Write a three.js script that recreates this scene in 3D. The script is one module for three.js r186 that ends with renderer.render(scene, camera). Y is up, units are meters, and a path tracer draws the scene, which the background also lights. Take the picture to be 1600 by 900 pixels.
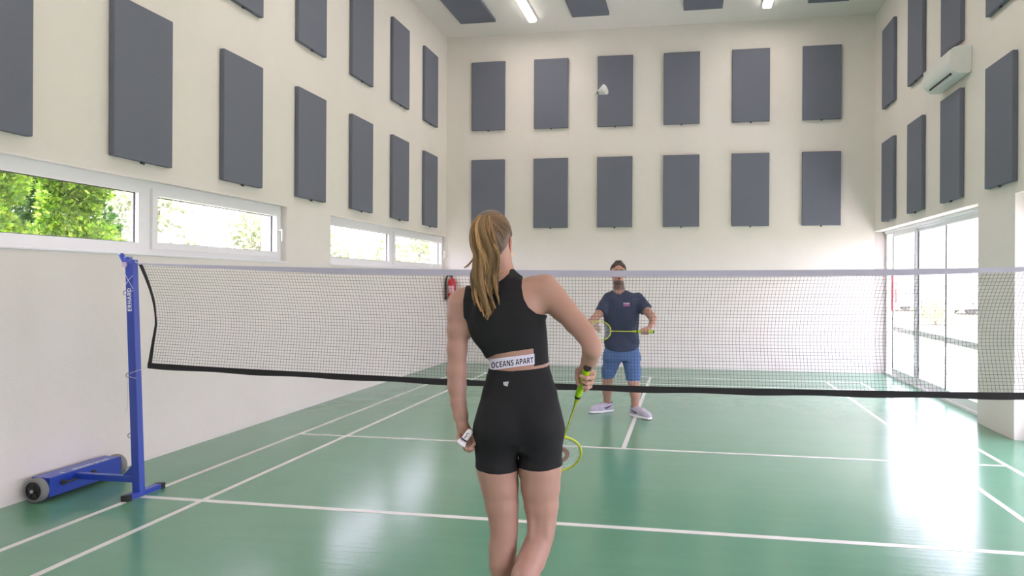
import * as THREE from 'three';
import { mergeGeometries, mergeVertices } from 'three/addons/utils/BufferGeometryUtils.js';
import { RoundedBoxGeometry } from 'three/addons/geometries/RoundedBoxGeometry.js';
import { RectAreaLightUniformsLib } from 'three/addons/lights/RectAreaLightUniformsLib.js';
import { FontLoader } from 'three/addons/loaders/FontLoader.js';
import { TextGeometry } from 'three/addons/geometries/TextGeometry.js';

// ------------------------------------------------------------ camera, sky, sun, exposure
const scene = new THREE.Scene();
const FOCAL = 1097, PPX = 881.85, PPY = 441.9;                  // pixels of the 1600 x 900 frame
const EYE = new THREE.Vector3(0.5215, 1.4259, 4.0917), YAW = 0.1712;
const camera = new THREE.PerspectiveCamera(2 * Math.atan(450 / FOCAL) * 180 / Math.PI, 16 / 9, 0.05, 300);
camera.position.copy(EYE);
camera.rotation.set(0.0001, YAW, 0.0054, 'YXZ');
camera.setViewOffset(1600, 900, 800 - PPX, 450 - PPY, 1600, 900);
camera.updateMatrixWorld(true); camera.updateProjectionMatrix();
const renderer = new THREE.WebGLRenderer({ antialias: true });
renderer.toneMapping = THREE.LinearToneMapping;
renderer.toneMappingExposure = 2.0;
renderer.shadowMap.enabled = true;
RectAreaLightUniformsLib.init();
scene.background = new THREE.Color().setRGB(0.97, 0.88, 1.13);
scene.backgroundIntensity = 5;
const sun = new THREE.DirectionalLight(new THREE.Color().setRGB(1, 0.90, 0.84), 12);
sun.position.set(-3, 25, 14); sun.target.position.set(0, 0, 0);
sun.castShadow = true; sun.shadow.mapSize.set(2048, 2048);
Object.assign(sun.shadow.camera, { left: -30, right: 30, top: 30, bottom: -30, near: 1, far: 90 });
sun.name = 'sun'; scene.add(sun, sun.target);
const LAMP = 15;                                                  // ceiling tube lights

// ------------------------------------------------------------ helpers
let seed = 7;
const rnd = () => { seed = (seed * 1664525 + 1013904223) >>> 0; return seed / 4294967296; };
const rr = (a, b) => a + (b - a) * rnd();
const V = (x, y, z) => new THREE.Vector3(x, y, z);
const lin = (r, g, b) => new THREE.Color().setRGB(r, g, b);
const lerp = (a, b, t) => a + (b - a) * t, clamp = (x, a, b) => Math.min(b, Math.max(a, x));
const taken = {};
function numbered(name) { const n = taken[name] = (taken[name] ?? -1) + 1; return n ? name + '_' + String(n).padStart(3, '0') : name; }
function mesh(name, geo, mat, parent) {
  const m = new THREE.Mesh(geo, mat); m.name = parent === scene ? numbered(name) : name;
  m.castShadow = m.receiveShadow = true; parent.add(m); return m;
}
function thing(name, label, category, pos = [0, 0, 0], turn = 0, group) {
  const g = new THREE.Group(); g.name = numbered(name); g.position.set(...pos); g.rotation.y = turn;
  g.userData = { label, category }; if (group) g.userData.group = group; scene.add(g); return g;
}
function structure(name, geo, mat, label) { const m = mesh(name, geo, mat, scene); m.userData = { kind: 'structure', label, category: name.split('_')[0] }; return m; }
// a box from corner to corner, uv in metres
function bx(x0, x1, y0, y1, z0, z1) {
  const g = new THREE.BoxGeometry(x1 - x0, y1 - y0, z1 - z0); g.translate((x0 + x1) / 2, (y0 + y1) / 2, (z0 + z1) / 2);
  const p = g.attributes.position, n = g.attributes.normal, uv = g.attributes.uv;
  for (let i = 0; i < p.count; i++) {
    const ax = Math.abs(n.getX(i)) > .5 ? 0 : Math.abs(n.getY(i)) > .5 ? 1 : 2;
    uv.setXY(i, ax === 0 ? p.getZ(i) : p.getX(i), ax === 1 ? p.getZ(i) : p.getY(i));
  }
  return g;
}
const boxes = (list) => mergeGeometries(list.map((b) => bx(...b)));
function rbox(w, h, d, r, x = 0, y = 0, z = 0, seg = 2) { const g = new RoundedBoxGeometry(w, h, d, seg, r); g.translate(x, y, z); return g; }
function cyl(r0, r1, a, b, seg = 20, caps = true) {              // from a (radius r0) to b (radius r1)
  const d = b.clone().sub(a), g = new THREE.CylinderGeometry(r1, r0, d.length(), seg, 1, !caps);
  g.applyQuaternion(new THREE.Quaternion().setFromUnitVectors(V(0, 1, 0), d.clone().normalize()));
  g.translate((a.x + b.x) / 2, (a.y + b.y) / 2, (a.z + b.z) / 2); return g;
}
function tube(pts, r, seg = 40, sides = 8, closed = false) { return new THREE.TubeGeometry(new THREE.CatmullRomCurve3(pts, closed), seg, r, sides, closed); }
const clean = (list) => mergeGeometries(list.map((g) => { const h = g.index ? g.toNonIndexed() : g.clone(); for (const k of Object.keys(h.attributes)) if (!['position', 'normal', 'uv'].includes(k)) h.deleteAttribute(k); return h; }));
// many thin strands in one geometry: each { pts, r (number or function of t), col }
function strands(list, sides = 4) {
  const pos = [], nor = [], col = [], idx = [];
  for (const { pts, r, c } of list) {
    let side = V(1, 0, 0);
    const base = pos.length / 3, n = pts.length;
    for (let i = 0; i < n; i++) {
      const t = pts[Math.min(n - 1, i + 1)].clone().sub(pts[Math.max(0, i - 1)]).normalize();
      side = side.clone().addScaledVector(t, -side.dot(t)); if (side.lengthSq() < 1e-6) side.set(t.y, -t.x, 0.3); side.normalize();
      const up = t.clone().cross(side), rad = typeof r === 'function' ? r(i / (n - 1)) : r;
      for (let k = 0; k < sides; k++) {
        const a = k / sides * Math.PI * 2, d = side.clone().multiplyScalar(Math.cos(a)).addScaledVector(up, Math.sin(a));
        pos.push(pts[i].x + d.x * rad, pts[i].y + d.y * rad, pts[i].z + d.z * rad); nor.push(d.x, d.y, d.z);
        if (c) col.push(c.r, c.g, c.b);
      }
      if (i) for (let k = 0; k < sides; k++) {
        const a = base + (i - 1) * sides + k, b = base + (i - 1) * sides + (k + 1) % sides;
        idx.push(a, b, a + sides, b, b + sides, a + sides);
      }
    }
  }
  const g = new THREE.BufferGeometry();
  g.setAttribute('position', new THREE.Float32BufferAttribute(pos, 3)); g.setAttribute('normal', new THREE.Float32BufferAttribute(nor, 3));
  if (col.length) g.setAttribute('color', new THREE.Float32BufferAttribute(col, 3));
  g.setIndex(idx); return g;
}
// a pixel of the photograph at a depth (metres along the view axis) -> a point
const VIEW = new THREE.Matrix4().copy(camera.matrixWorld);
const at = (u, v, d) => V((u - PPX) / FOCAL * d, -(v - PPY) / FOCAL * d, -d).applyMatrix4(VIEW);

// ------------------------------------------------------------ textures
function noise2(n, octaves, s0) {                                // tileable value noise, n x n, 0..1
  const out = new Float32Array(n * n); let amp = 1, tot = 0; seed = s0;
  for (const cells of octaves) {
    const g = new Float32Array(cells * cells).map(() => rnd());
    for (let y = 0; y < n; y++) for (let x = 0; x < n; x++) {
      const fx = x / n * cells, fy = y / n * cells, x0 = fx | 0, y0 = fy | 0, a = fx - x0, b = fy - y0;
      const sa = a * a * (3 - 2 * a), sb = b * b * (3 - 2 * b), x1 = (x0 + 1) % cells, y1 = (y0 + 1) % cells;
      out[y * n + x] += amp * lerp(lerp(g[y0 * cells + x0], g[y0 * cells + x1], sa), lerp(g[y1 * cells + x0], g[y1 * cells + x1], sa), sb);
    }
    tot += amp; amp *= 0.62;
  }
  return out.map((v) => v / tot);
}
function tex(n, f, srgb, repeat = 1) {
  const d = new Uint8Array(n * n * 4);
  for (let i = 0; i < n * n; i++) { const c = f(i % n, (i / n) | 0, i); for (let k = 0; k < 3; k++) d[i * 4 + k] = clamp(Math.round(255 * (c.length ? c[k] : c)), 0, 255); d[i * 4 + 3] = 255; }
  const t = new THREE.DataTexture(d, n, n); t.wrapS = t.wrapT = THREE.RepeatWrapping; t.magFilter = THREE.LinearFilter; t.minFilter = THREE.LinearMipmapLinearFilter; t.generateMipmaps = true;
  if (srgb) t.colorSpace = THREE.SRGBColorSpace; t.repeat.set(repeat, repeat); t.needsUpdate = true; return t;
}
const nFine = noise2(256, [64, 128, 256], 3), nMid = noise2(256, [6, 13, 29, 61], 5), nStreak = noise2(512, [8, 16, 64], 9);
const plasterBump = tex(256, (x, y, i) => nFine[i], false, 1.7);
const plasterTint = tex(256, (x, y, i) => { const v = 0.975 + 0.025 * nMid[i]; return [v, v, v]; }, true, 0.4);
// vinyl court floor: fine streaks along the court's width
const floorTint = tex(512, (x, y) => { const s = nStreak[((y * 3) % 512) * 512 + ((x / 5) | 0)], m = nMid[(y >> 1) * 256 + (x >> 1)]; const v = 0.93 + 0.07 * (0.5 * s + 0.5 * m); return [v, v, v]; }, true, 0.5);
const floorBump = tex(512, (x, y) => nStreak[((y * 5) % 512) * 512 + ((x / 6) | 0)], false, 0.9);
const weave = tex(128, (x, y) => 0.5 + 0.25 * Math.sin(x * Math.PI / 4) * Math.sin(y * Math.PI / 4) + 0.25 * (nFine[(y * 2) * 256 + x * 2] - 0.5), false, 9);
const weaveTint = tex(128, (x, y) => { const v = 0.86 + 0.14 * nFine[(y * 2) * 256 + x * 2]; return [v, v, v]; }, true, 9);
const knit = tex(64, (x, y) => 0.5 + 0.5 * Math.sin(x * Math.PI / 2) * Math.sin(y * Math.PI / 4), false, 1);

// ------------------------------------------------------------ materials
const std = (color, roughness = 0.6, extra = {}) => new THREE.MeshStandardMaterial({ color, roughness, ...extra });
const phy = (color, roughness, extra = {}) => new THREE.MeshPhysicalMaterial({ color, roughness, ...extra });
const M = {
  wall: std(lin(0.83, 0.785, 0.73), 0.85, { map: plasterTint, bumpMap: plasterBump, bumpScale: 0.0012 }),
  ceiling: std(lin(0.83, 0.79, 0.75), 0.9, { map: plasterTint, bumpMap: plasterBump, bumpScale: 0.0012 }),
  floor: phy(lin(0.128, 0.325, 0.205), 0.2, { map: floorTint, bumpMap: floorBump, bumpScale: 0.0005, ior: 1.5 }),
  line: phy(lin(0.72, 0.72, 0.69), 0.36),
  panel: std(lin(0.20, 0.213, 0.27), 0.95, { map: weaveTint, bumpMap: weave, bumpScale: 0.0015 }),
  steel: std(lin(0.45, 0.45, 0.47), 0.35, { metalness: 0.9 }),
  darkSteel: std(lin(0.06, 0.06, 0.07), 0.5, { metalness: 0.4 }),
  frame: phy(lin(0.86, 0.86, 0.88), 0.32),
  gasket: std(lin(0.03, 0.03, 0.035), 0.6),
  glass: phy(lin(1, 1, 1), 0.0, { transmission: 1, thickness: 0, ior: 1.45 }),
  plastic: phy(lin(0.78, 0.78, 0.76), 0.35),
  blackPlastic: std(lin(0.012, 0.012, 0.014), 0.45),
  blue: phy(lin(0.016, 0.055, 0.40), 0.34, { clearcoat: 0.3, clearcoatRoughness: 0.3 }),
  tyre: std(lin(0.22, 0.22, 0.22), 0.7),
  lettering: std(lin(0.78, 0.80, 0.84), 0.5),
  net: std(lin(0.03, 0.03, 0.035), 0.8),
  tape: std(lin(0.50, 0.49, 0.58), 0.8),
  band: std(lin(0.014, 0.013, 0.014), 0.8),
  cord: std(lin(0.72, 0.72, 0.74), 0.7),
  red: phy(lin(0.55, 0.015, 0.03), 0.3),
  skin: phy(lin(0.47, 0.27, 0.205), 0.5, { sheen: 0.15, sheenRoughness: 0.5, vertexColors: true }),
  blackKnit: phy(lin(0.0075, 0.0075, 0.0090), 0.85, { sheen: 0.08, sheenRoughness: 0.5, sheenColor: lin(0.18, 0.19, 0.22) }),
  hair: phy(lin(1, 1, 1), 0.42, { vertexColors: true }),
  gold: std(lin(0.75, 0.5, 0.22), 0.25, { metalness: 1 }),
  navy: phy(lin(0.032, 0.045, 0.088), 0.85, { sheen: 0.3, sheenRoughness: 0.6, sheenColor: lin(0.2, 0.22, 0.3) }),
  denim: std(lin(0.085, 0.16, 0.34), 0.85, { bumpMap: knit, bumpScale: 0.0008 }),
  shoe: std(lin(0.47, 0.44, 0.53), 0.75),
  sole: std(lin(0.82, 0.82, 0.83), 0.55),
  tick: std(lin(0.02, 0.02, 0.06), 0.6, { side: THREE.DoubleSide }),
  navyPrint: std(lin(0.02, 0.02, 0.06), 0.6),
  yellow: phy(lin(0.55, 0.62, 0.02), 0.3, { clearcoat: 0.4 }),
  yellowGrip: std(lin(0.42, 0.72, 0.01), 0.55),
  string: std(lin(0.80, 0.82, 0.80), 0.5),
  stencil: std(lin(0.42, 0.24, 0.21), 0.7),
  cork: phy(lin(0.82, 0.80, 0.80), 0.4),
  feather: phy(lin(0.92, 0.90, 0.92), 0.8, { transmission: 0.08, thickness: 0, side: THREE.DoubleSide }),
  green: std(lin(0.02, 0.09, 0.06), 0.6),
  lamp: std(lin(0.9, 0.9, 0.9), 0.5, { emissive: lin(1, 0.97, 0.9), emissiveIntensity: 3.2 }),
  grass: std(lin(0.15, 0.17, 0.09), 0.95),
  paving: std(lin(0.62, 0.60, 0.57), 0.9),
  bark: std(lin(0.13, 0.09, 0.06), 0.95),
};
M.plate = M.plastic;

// ------------------------------------------------------------ the hall
const WL = -3.685, WR = 3.505, ZB = -7.86, ZF = 7.86, H = 5.77, T = 0.3;
const SILL = 1.628, HEAD = 2.225;                                // strip windows
const WIN = [[-2.80, 1.10], [ZB, -3.74], [2.05, 5.95]];          // z spans of the strip windows
const DOORS = [[ZB, -3.81], [-2.98, 1.07], [1.90, 5.95]], LINTEL = 2.275;
const floor = structure('floor', bx(WL - T, WR + 0.6, -0.15, 0, ZB - T, ZF + T), M.floor, 'green vinyl sports floor with white court lines');
const courtLine = (x0, x1, z0, z1) => mesh('court_line', bx(x0, x1, 0, 0.0012, z0, z1), M.line, floor);
const LWD = 0.04;
for (const x of [-3.05, 3.01]) courtLine(x, x + LWD, -6.70, 6.70);
for (const x of [-2.585, 2.53]) courtLine(x, x + LWD, -6.66, 6.66);
for (const [z, x0, x1] of [[-6.70, -3.01, -2.585], [-6.70, -2.545, 2.53], [-6.70, 2.57, 3.01], [6.66, -3.01, 3.01]]) courtLine(x0, x1, z, z + LWD);
for (const [za, w] of [[-5.94, LWD], [-1.98, LWD], [-0.025, 0.05], [1.94, LWD], [5.90, LWD]]) for (const [x0, x1] of [[-3.01, -2.585], [-2.545, 2.53], [2.57, 3.01]]) courtLine(x0, x1, za, za + w);
courtLine(-0.02, 0.02, -5.90, -1.98); courtLine(-0.02, 0.02, -6.66, -5.94); courtLine(-0.02, 0.02, 1.98, 5.90);
structure('ceiling', bx(WL - T, WR + T, H, H + 0.25, ZB - T, ZF + T), M.ceiling, 'cream painted flat ceiling of the hall');
{ // window wall
  const b = [[WL - T, WL, 0, SILL, ZB - T, ZF + T], [WL - T, WL, HEAD, H, ZB - T, ZF + T]];
  let z = ZB - T;
  for (const [a, c] of [WIN[1], WIN[0], WIN[2]]) { b.push([WL - T, WL, SILL, HEAD, z, a]); z = c; }
  b.push([WL - T, WL, SILL, HEAD, z, ZF + T]);
  structure('wall_left', boxes(b), M.wall, 'cream wall with long strip windows beneath acoustic panels');
  const c = [[WR, WR + T, LINTEL, H, ZB - T, ZF + T]]; z = ZB - T;
  for (const [a, e] of DOORS) { if (a > z) c.push([WR, WR + T, 0, LINTEL, z, a]); z = e; }
  c.push([WR, WR + T, 0, LINTEL, z, ZF + T]);
  structure('wall_right', boxes(c), M.wall, 'cream wall with glazed doors and an air conditioner');
  structure('wall_back', bx(WL, WR + T, 0, H, ZB - T, ZB), M.wall, 'cream end wall with two rows of six acoustic panels');
  structure('wall_front', bx(WL, WR, 0, H, ZF, ZF + T), M.wall, 'plain cream end wall of the hall');
}
// strip windows: a fixed sash and an opening sash with a handle
WIN.forEach(([z0, z1], k) => {
  const w = new THREE.Group(); w.name = 'window_' + (k + 1); scene.add(w);
  w.userData = { kind: 'structure', category: 'window', label: ['long white strip window looking onto a conifer hedge', 'long white strip window beside the end wall', 'long white strip window past the net post'][k] };
  const xi = WL - 0.07, xo = xi - 0.08, f = 0.055, zm = (z0 + z1) / 2 + (k === 1 ? 0.13 : -0.05), s = 0.055;
  mesh('window_frame', boxes([[xo, xi, SILL, SILL + f, z0, z1], [xo, xi, HEAD - f, HEAD, z0, z1], [xo, xi, SILL + f, HEAD - f, z0, z0 + f], [xo, xi, SILL + f, HEAD - f, z1 - f, z1], [xo, xi, SILL + f, HEAD - f, zm - 0.04, zm + 0.04]]), M.frame, w);
  mesh('window_sill', rbox(0.11, 0.02, z1 - z0, 0.006, WL - 0.045, SILL + 0.004, (z0 + z1) / 2), M.frame, w);
  for (const [a, b, open] of [[z0 + f, zm - 0.04, 1], [zm + 0.04, z1 - f, 0]]) {
    const e = open ? 0.022 : 0.0, y0 = SILL + f, y1 = HEAD - f, q = open ? s : s * 0.8;
    const sash = mesh('sash', boxes([[xo + 0.02, xi + e, y0, y0 + q, a, b], [xo + 0.02, xi + e, y1 - q, y1, a, b], [xo + 0.02, xi + e, y0 + q, y1 - q, a, a + q], [xo + 0.02, xi + e, y0 + q, y1 - q, b - q, b]]), M.frame, w);
    const g = 0.006, gx = xo + 0.035;
    mesh('gasket', boxes([[gx, gx + 0.012, y0 + q, y0 + q + g, a + q, b - q], [gx, gx + 0.012, y1 - q - g, y1 - q, a + q, b - q], [gx, gx + 0.012, y0 + q, y1 - q, a + q, a + q + g], [gx, gx + 0.012, y0 + q, y1 - q, b - q - g, b - q]]), M.gasket, sash);
    mesh('pane', bx(gx + 0.004, gx + 0.005, y0 + q, y1 - q, a + q, b - q), M.glass, sash);
    if (open) { const hz = a + q * 0.5, hy = (y0 + y1) / 2; mesh('handle', clean([cyl(0.011, 0.011, V(xi + e, hy + 0.04, hz), V(xi + e + 0.045, hy + 0.04, hz), 12), rbox(0.016, 0.13, 0.022, 0.006, xi + e + 0.045, hy - 0.01, hz)]), M.plastic, sash); }
  }
});
// glazed doors: sliding leaves with a waist rail
DOORS.forEach(([z0, z1], k) => {
  const w = new THREE.Group(); w.name = 'door_' + (k + 1); scene.add(w);
  w.userData = { kind: 'structure', category: 'door', label: ['white framed glazed doors beside the end wall', 'white framed glazed doors past the grey pillar', 'white framed glazed doors behind the court'][k] };
  const xi = WR + 0.175, xo = xi + 0.09, f = 0.06;
  mesh('door_frame', boxes([[xi, xo, LINTEL - f, LINTEL, z0, z1], [xi - 0.02, xo, 0, 0.03, z0, z1], [xi, xo, 0.03, LINTEL - f, z0, z0 + (k ? 0.09 : 0.05)], [xi, xo, 0.03, LINTEL - f, z1 - 0.09, z1]]), M.frame, w);
  mesh('door_head_track', bx(xi - 0.03, xi, LINTEL - 0.035, LINTEL, z0, z1), M.frame, w);
  const a0 = z0 + (k ? 0.09 : 0.30), n = 3 + (k ? 0 : 0), W = k ? (z1 - 0.09 - a0) / 3.5 : 1.13, cnt = Math.ceil((z1 - 0.09 - a0) / W - 0.05);
  if (!k) mesh('pane', bx(xi + 0.04, xi + 0.041, 0.03, LINTEL - f, z0 + 0.05, a0), M.glass, w);
  for (let i = 0; i < cnt; i++) {
    const a = a0 + i * W, b = Math.min(z1 - 0.09, a + W), y0 = 0.03, y1 = LINTEL - f, q = 0.045, x0 = xi + 0.012 + (i % 2) * 0.03, x1 = x0 + 0.03;
    const leaf = mesh('door_leaf', boxes([[x0, x1, y0, y0 + 0.10, a, b], [x0, x1, y1 - q, y1, a, b], [x0, x1, y0 + 0.10, y1 - q, a, a + q * 0.6], [x0, x1, y0 + 0.10, y1 - q, b - q * 0.6, b], [x0, x1, 0.71, 0.785, a + q * 0.6, b - q * 0.6]]), M.frame, w);
    mesh('gasket', boxes([[x0 - 0.003, x0 + 0.004, y0 + 0.1, y1 - q, b - q * 0.6 - 0.02, b - q * 0.6], [x0 - 0.003, x0 + 0.004, y0 + 0.1, y1 - q, a + q * 0.6, a + q * 0.6 + 0.02]]), M.gasket, leaf);
    for (const [p0, p1] of [[y0 + 0.10, 0.71], [0.785, y1 - q]]) mesh('pane', bx(x0 + 0.014, x0 + 0.015, p0, p1, a + q * 0.6, b - q * 0.6), M.glass, leaf);
  }
});

// ------------------------------------------------------------ acoustic panels
const PW = 0.6, PH = 1.2, PD = 0.05;
const panelGeo = (() => { const g = rbox(PW, PH, PD, 0.008, 0, 0, PD / 2, 2), p = g.attributes.position, uv = g.attributes.uv; for (let i = 0; i < p.count; i++) uv.setXY(i, p.getX(i) + p.getZ(i), p.getY(i) + p.getZ(i)); return g; })();
const clipGeo = clean([rbox(0.03, 0.018, 0.02, 0.003, 0, -PH / 2 - 0.008, 0.03), rbox(0.008, 0.02, 0.004, 0.001, 0, -PH / 2 - 0.016, 0.04)]);
function panel(label, group, pos, turnY, tiltX = 0) {
  const m = thing('acoustic_panel', label, 'acoustic panel', pos, turnY, group); m.rotation.order = 'YXZ'; m.rotation.x = tiltX;
  mesh('fabric_slab', panelGeo, M.panel, m); mesh('fixing_clip', clipGeo, M.darkSteel, m); return m;
}
const ORD = ['first', 'second', 'third', 'fourth', 'fifth', 'sixth', 'seventh'];
const rowsL = [2.95, 4.645], rowsB = [2.979, 4.697], rowsR = [2.981, 4.695];
[-2.91, -1.79, -0.68, 0.437, 1.563, 2.678].forEach((x, i) => rowsB.forEach((y, r) =>
  panel(`${r ? 'upper' : 'lower'} row grey acoustic panel on the end wall, ${ORD[i]} counting from the strip window wall`, 'acoustic panels on the end wall', [x, y, ZB + 0.002], 0)));
for (let i = 0; i < 7; i++) rowsL.forEach((y, r) => { const z = -6.98 + 1.2485 * i; if (r && i > 4) return;
  panel(`${r ? 'upper' : 'lower'} row grey acoustic panel above the strip windows, ${ORD[i]} counting from the end wall`, 'acoustic panels above the strip windows', [WL + 0.002, y, z], Math.PI / 2); });
for (let i = 0; i < 4; i++) rowsR.forEach((y, r) =>
  panel(`${r ? 'upper' : 'lower'} row grey acoustic panel above the glazed doors, ${ORD[i]} counting from the end wall`, 'acoustic panels above the glazed doors', [WR - 0.002, y, -6.99 + 1.254 * i], -Math.PI / 2));
[-2.89, -1.01, 0.765, 2.635].forEach((x, i) => panel(`grey acoustic panel fixed to the ceiling, ${ORD[i]} counting from the strip window wall`, 'acoustic panels on the ceiling', [x, H - 0.002, -6.52], 0, Math.PI / 2));

// ------------------------------------------------------------ ceiling tube lights
[-1.98, 1.74].forEach((x, r) => [-6.42, -2.6, 1.2, 5.0].forEach((z, i) => {
  const g = thing('ceiling_light', i ? `white ceiling tube light ${r ? 'over the door side' : 'over the window side'}, ${ORD[i]} from the panelled end wall` : r ? 'lit white tube light between ceiling panels over the door side' : 'lit white tube light between ceiling panels over the window side', 'ceiling light', [x, H, z], 0, 'tube lights on the ceiling');
  mesh('housing', rbox(0.16, 0.03, 1.56, 0.008, 0, -0.015, 0), M.plastic, g);
  mesh('diffuser', rbox(0.13, 0.045, 1.52, 0.02, 0, -0.05, 0, 3), M.lamp, g);
  const l = new THREE.RectAreaLight(lin(1, 0.86, 0.81), LAMP, 0.13, 1.52); l.name = 'tube'; l.position.set(0, -0.078, 0); l.rotation.x = -Math.PI / 2; g.add(l);
}));

// ------------------------------------------------------------ air conditioner
{
  const g = thing('air_conditioner', 'white wall air conditioner between panel rows above the glazed doors', 'air conditioner', [WR - 0.002, 3.69, -4.43], -Math.PI / 2);
  const L = 0.86, s = new THREE.Shape();
  s.moveTo(0, 0.02); s.lineTo(0, 0.285); s.lineTo(0.10, 0.285); s.bezierCurveTo(0.17, 0.283, 0.2, 0.26, 0.205, 0.23); s.lineTo(0.215, 0.12); s.bezierCurveTo(0.215, 0.07, 0.19, 0.045, 0.15, 0.02); s.lineTo(0.13, 0.0); s.lineTo(0.03, 0.0); s.lineTo(0, 0.02);
  const e = new THREE.ExtrudeGeometry(s, { depth: L, bevelEnabled: true, bevelSize: 0.006, bevelThickness: 0.006, bevelSegments: 2, curveSegments: 10 });
  e.rotateY(-Math.PI / 2); e.translate(L / 2, 0, 0);               // profile x -> +z, depth -> x
  mesh('body', e, M.plastic, g);
  mesh('front_panel', rbox(L - 0.02, 0.15, 0.012, 0.005, 0, 0.175, 0.209), M.plastic, g).rotation.x = 0;
  const slot = rbox(L - 0.2, 0.03, 0.02, 0.004); slot.rotateX(-0.75); slot.translate(0, 0.026, 0.165); mesh('air_slot', slot, M.blackPlastic, g);
  const lv = rbox(L - 0.22, 0.006, 0.05, 0.002); lv.rotateX(0.5); lv.translate(0, 0.012, 0.15); mesh('louvre', lv, M.plastic, g);
  mesh('back_plate', rbox(L + 0.03, 0.25, 0.02, 0.005, 0, 0.15, 0.01), M.plastic, g);
}
// ------------------------------------------------------------ fire extinguisher
{
  const g = thing('fire_extinguisher', 'red fire extinguisher with black hose on the end wall corner', 'extinguisher', [-3.54, 1.09, ZB + 0.10]);
  const pr = [[0, 0], [0.055, 0], [0.068, 0.012], [0.07, 0.03], [0.07, 0.33], [0.062, 0.365], [0.04, 0.39], [0.024, 0.4], [0.024, 0.42], [0, 0.42]].map((p) => new THREE.Vector2(...p));
  mesh('cylinder_body', new THREE.LatheGeometry(pr, 28), M.red, g);
  const lab = new THREE.CylinderGeometry(0.0706, 0.0706, 0.13, 20, 1, true, -0.9, 1.8); lab.translate(0, 0.21, 0); mesh('label_sticker', lab, std(lin(0.78, 0.45, 0.5), 0.6), g);
  mesh('valve', clean([cyl(0.02, 0.016, V(0, 0.42, 0), V(0, 0.455, 0), 12), rbox(0.022, 0.012, 0.12, 0.004, 0, 0.462, 0.03), rbox(0.022, 0.01, 0.1, 0.004, 0, 0.435, 0.04)]), M.darkSteel, g);
  mesh('hose', tube([V(-0.015, 0.445, 0), V(-0.06, 0.455, 0.01), V(-0.1, 0.4, 0.01), V(-0.105, 0.25, 0.01), V(-0.105, 0.09, 0.01)], 0.011, 30, 8), M.blackPlastic, g);
  mesh('nozzle', cyl(0.012, 0.019, V(-0.105, 0.1, 0.01), V(-0.105, 0.03, 0.01), 12), M.blackPlastic, g);
  mesh('wall_bracket', rbox(0.05, 0.3, 0.035, 0.004, 0, 0.25, -0.083), M.darkSteel, g);
}
{ const g = thing('red_strip', 'narrow red strip of unknown kind on the door jamb beside the end wall', 'sign', [WR + 0.172, 1.02, ZB + 0.335]); mesh('plate', rbox(0.006, 0.56, 0.07, 0.002, 0, 0.28, 0), M.red, g); }  // red strip of unknown kind; its plate form is invented

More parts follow.
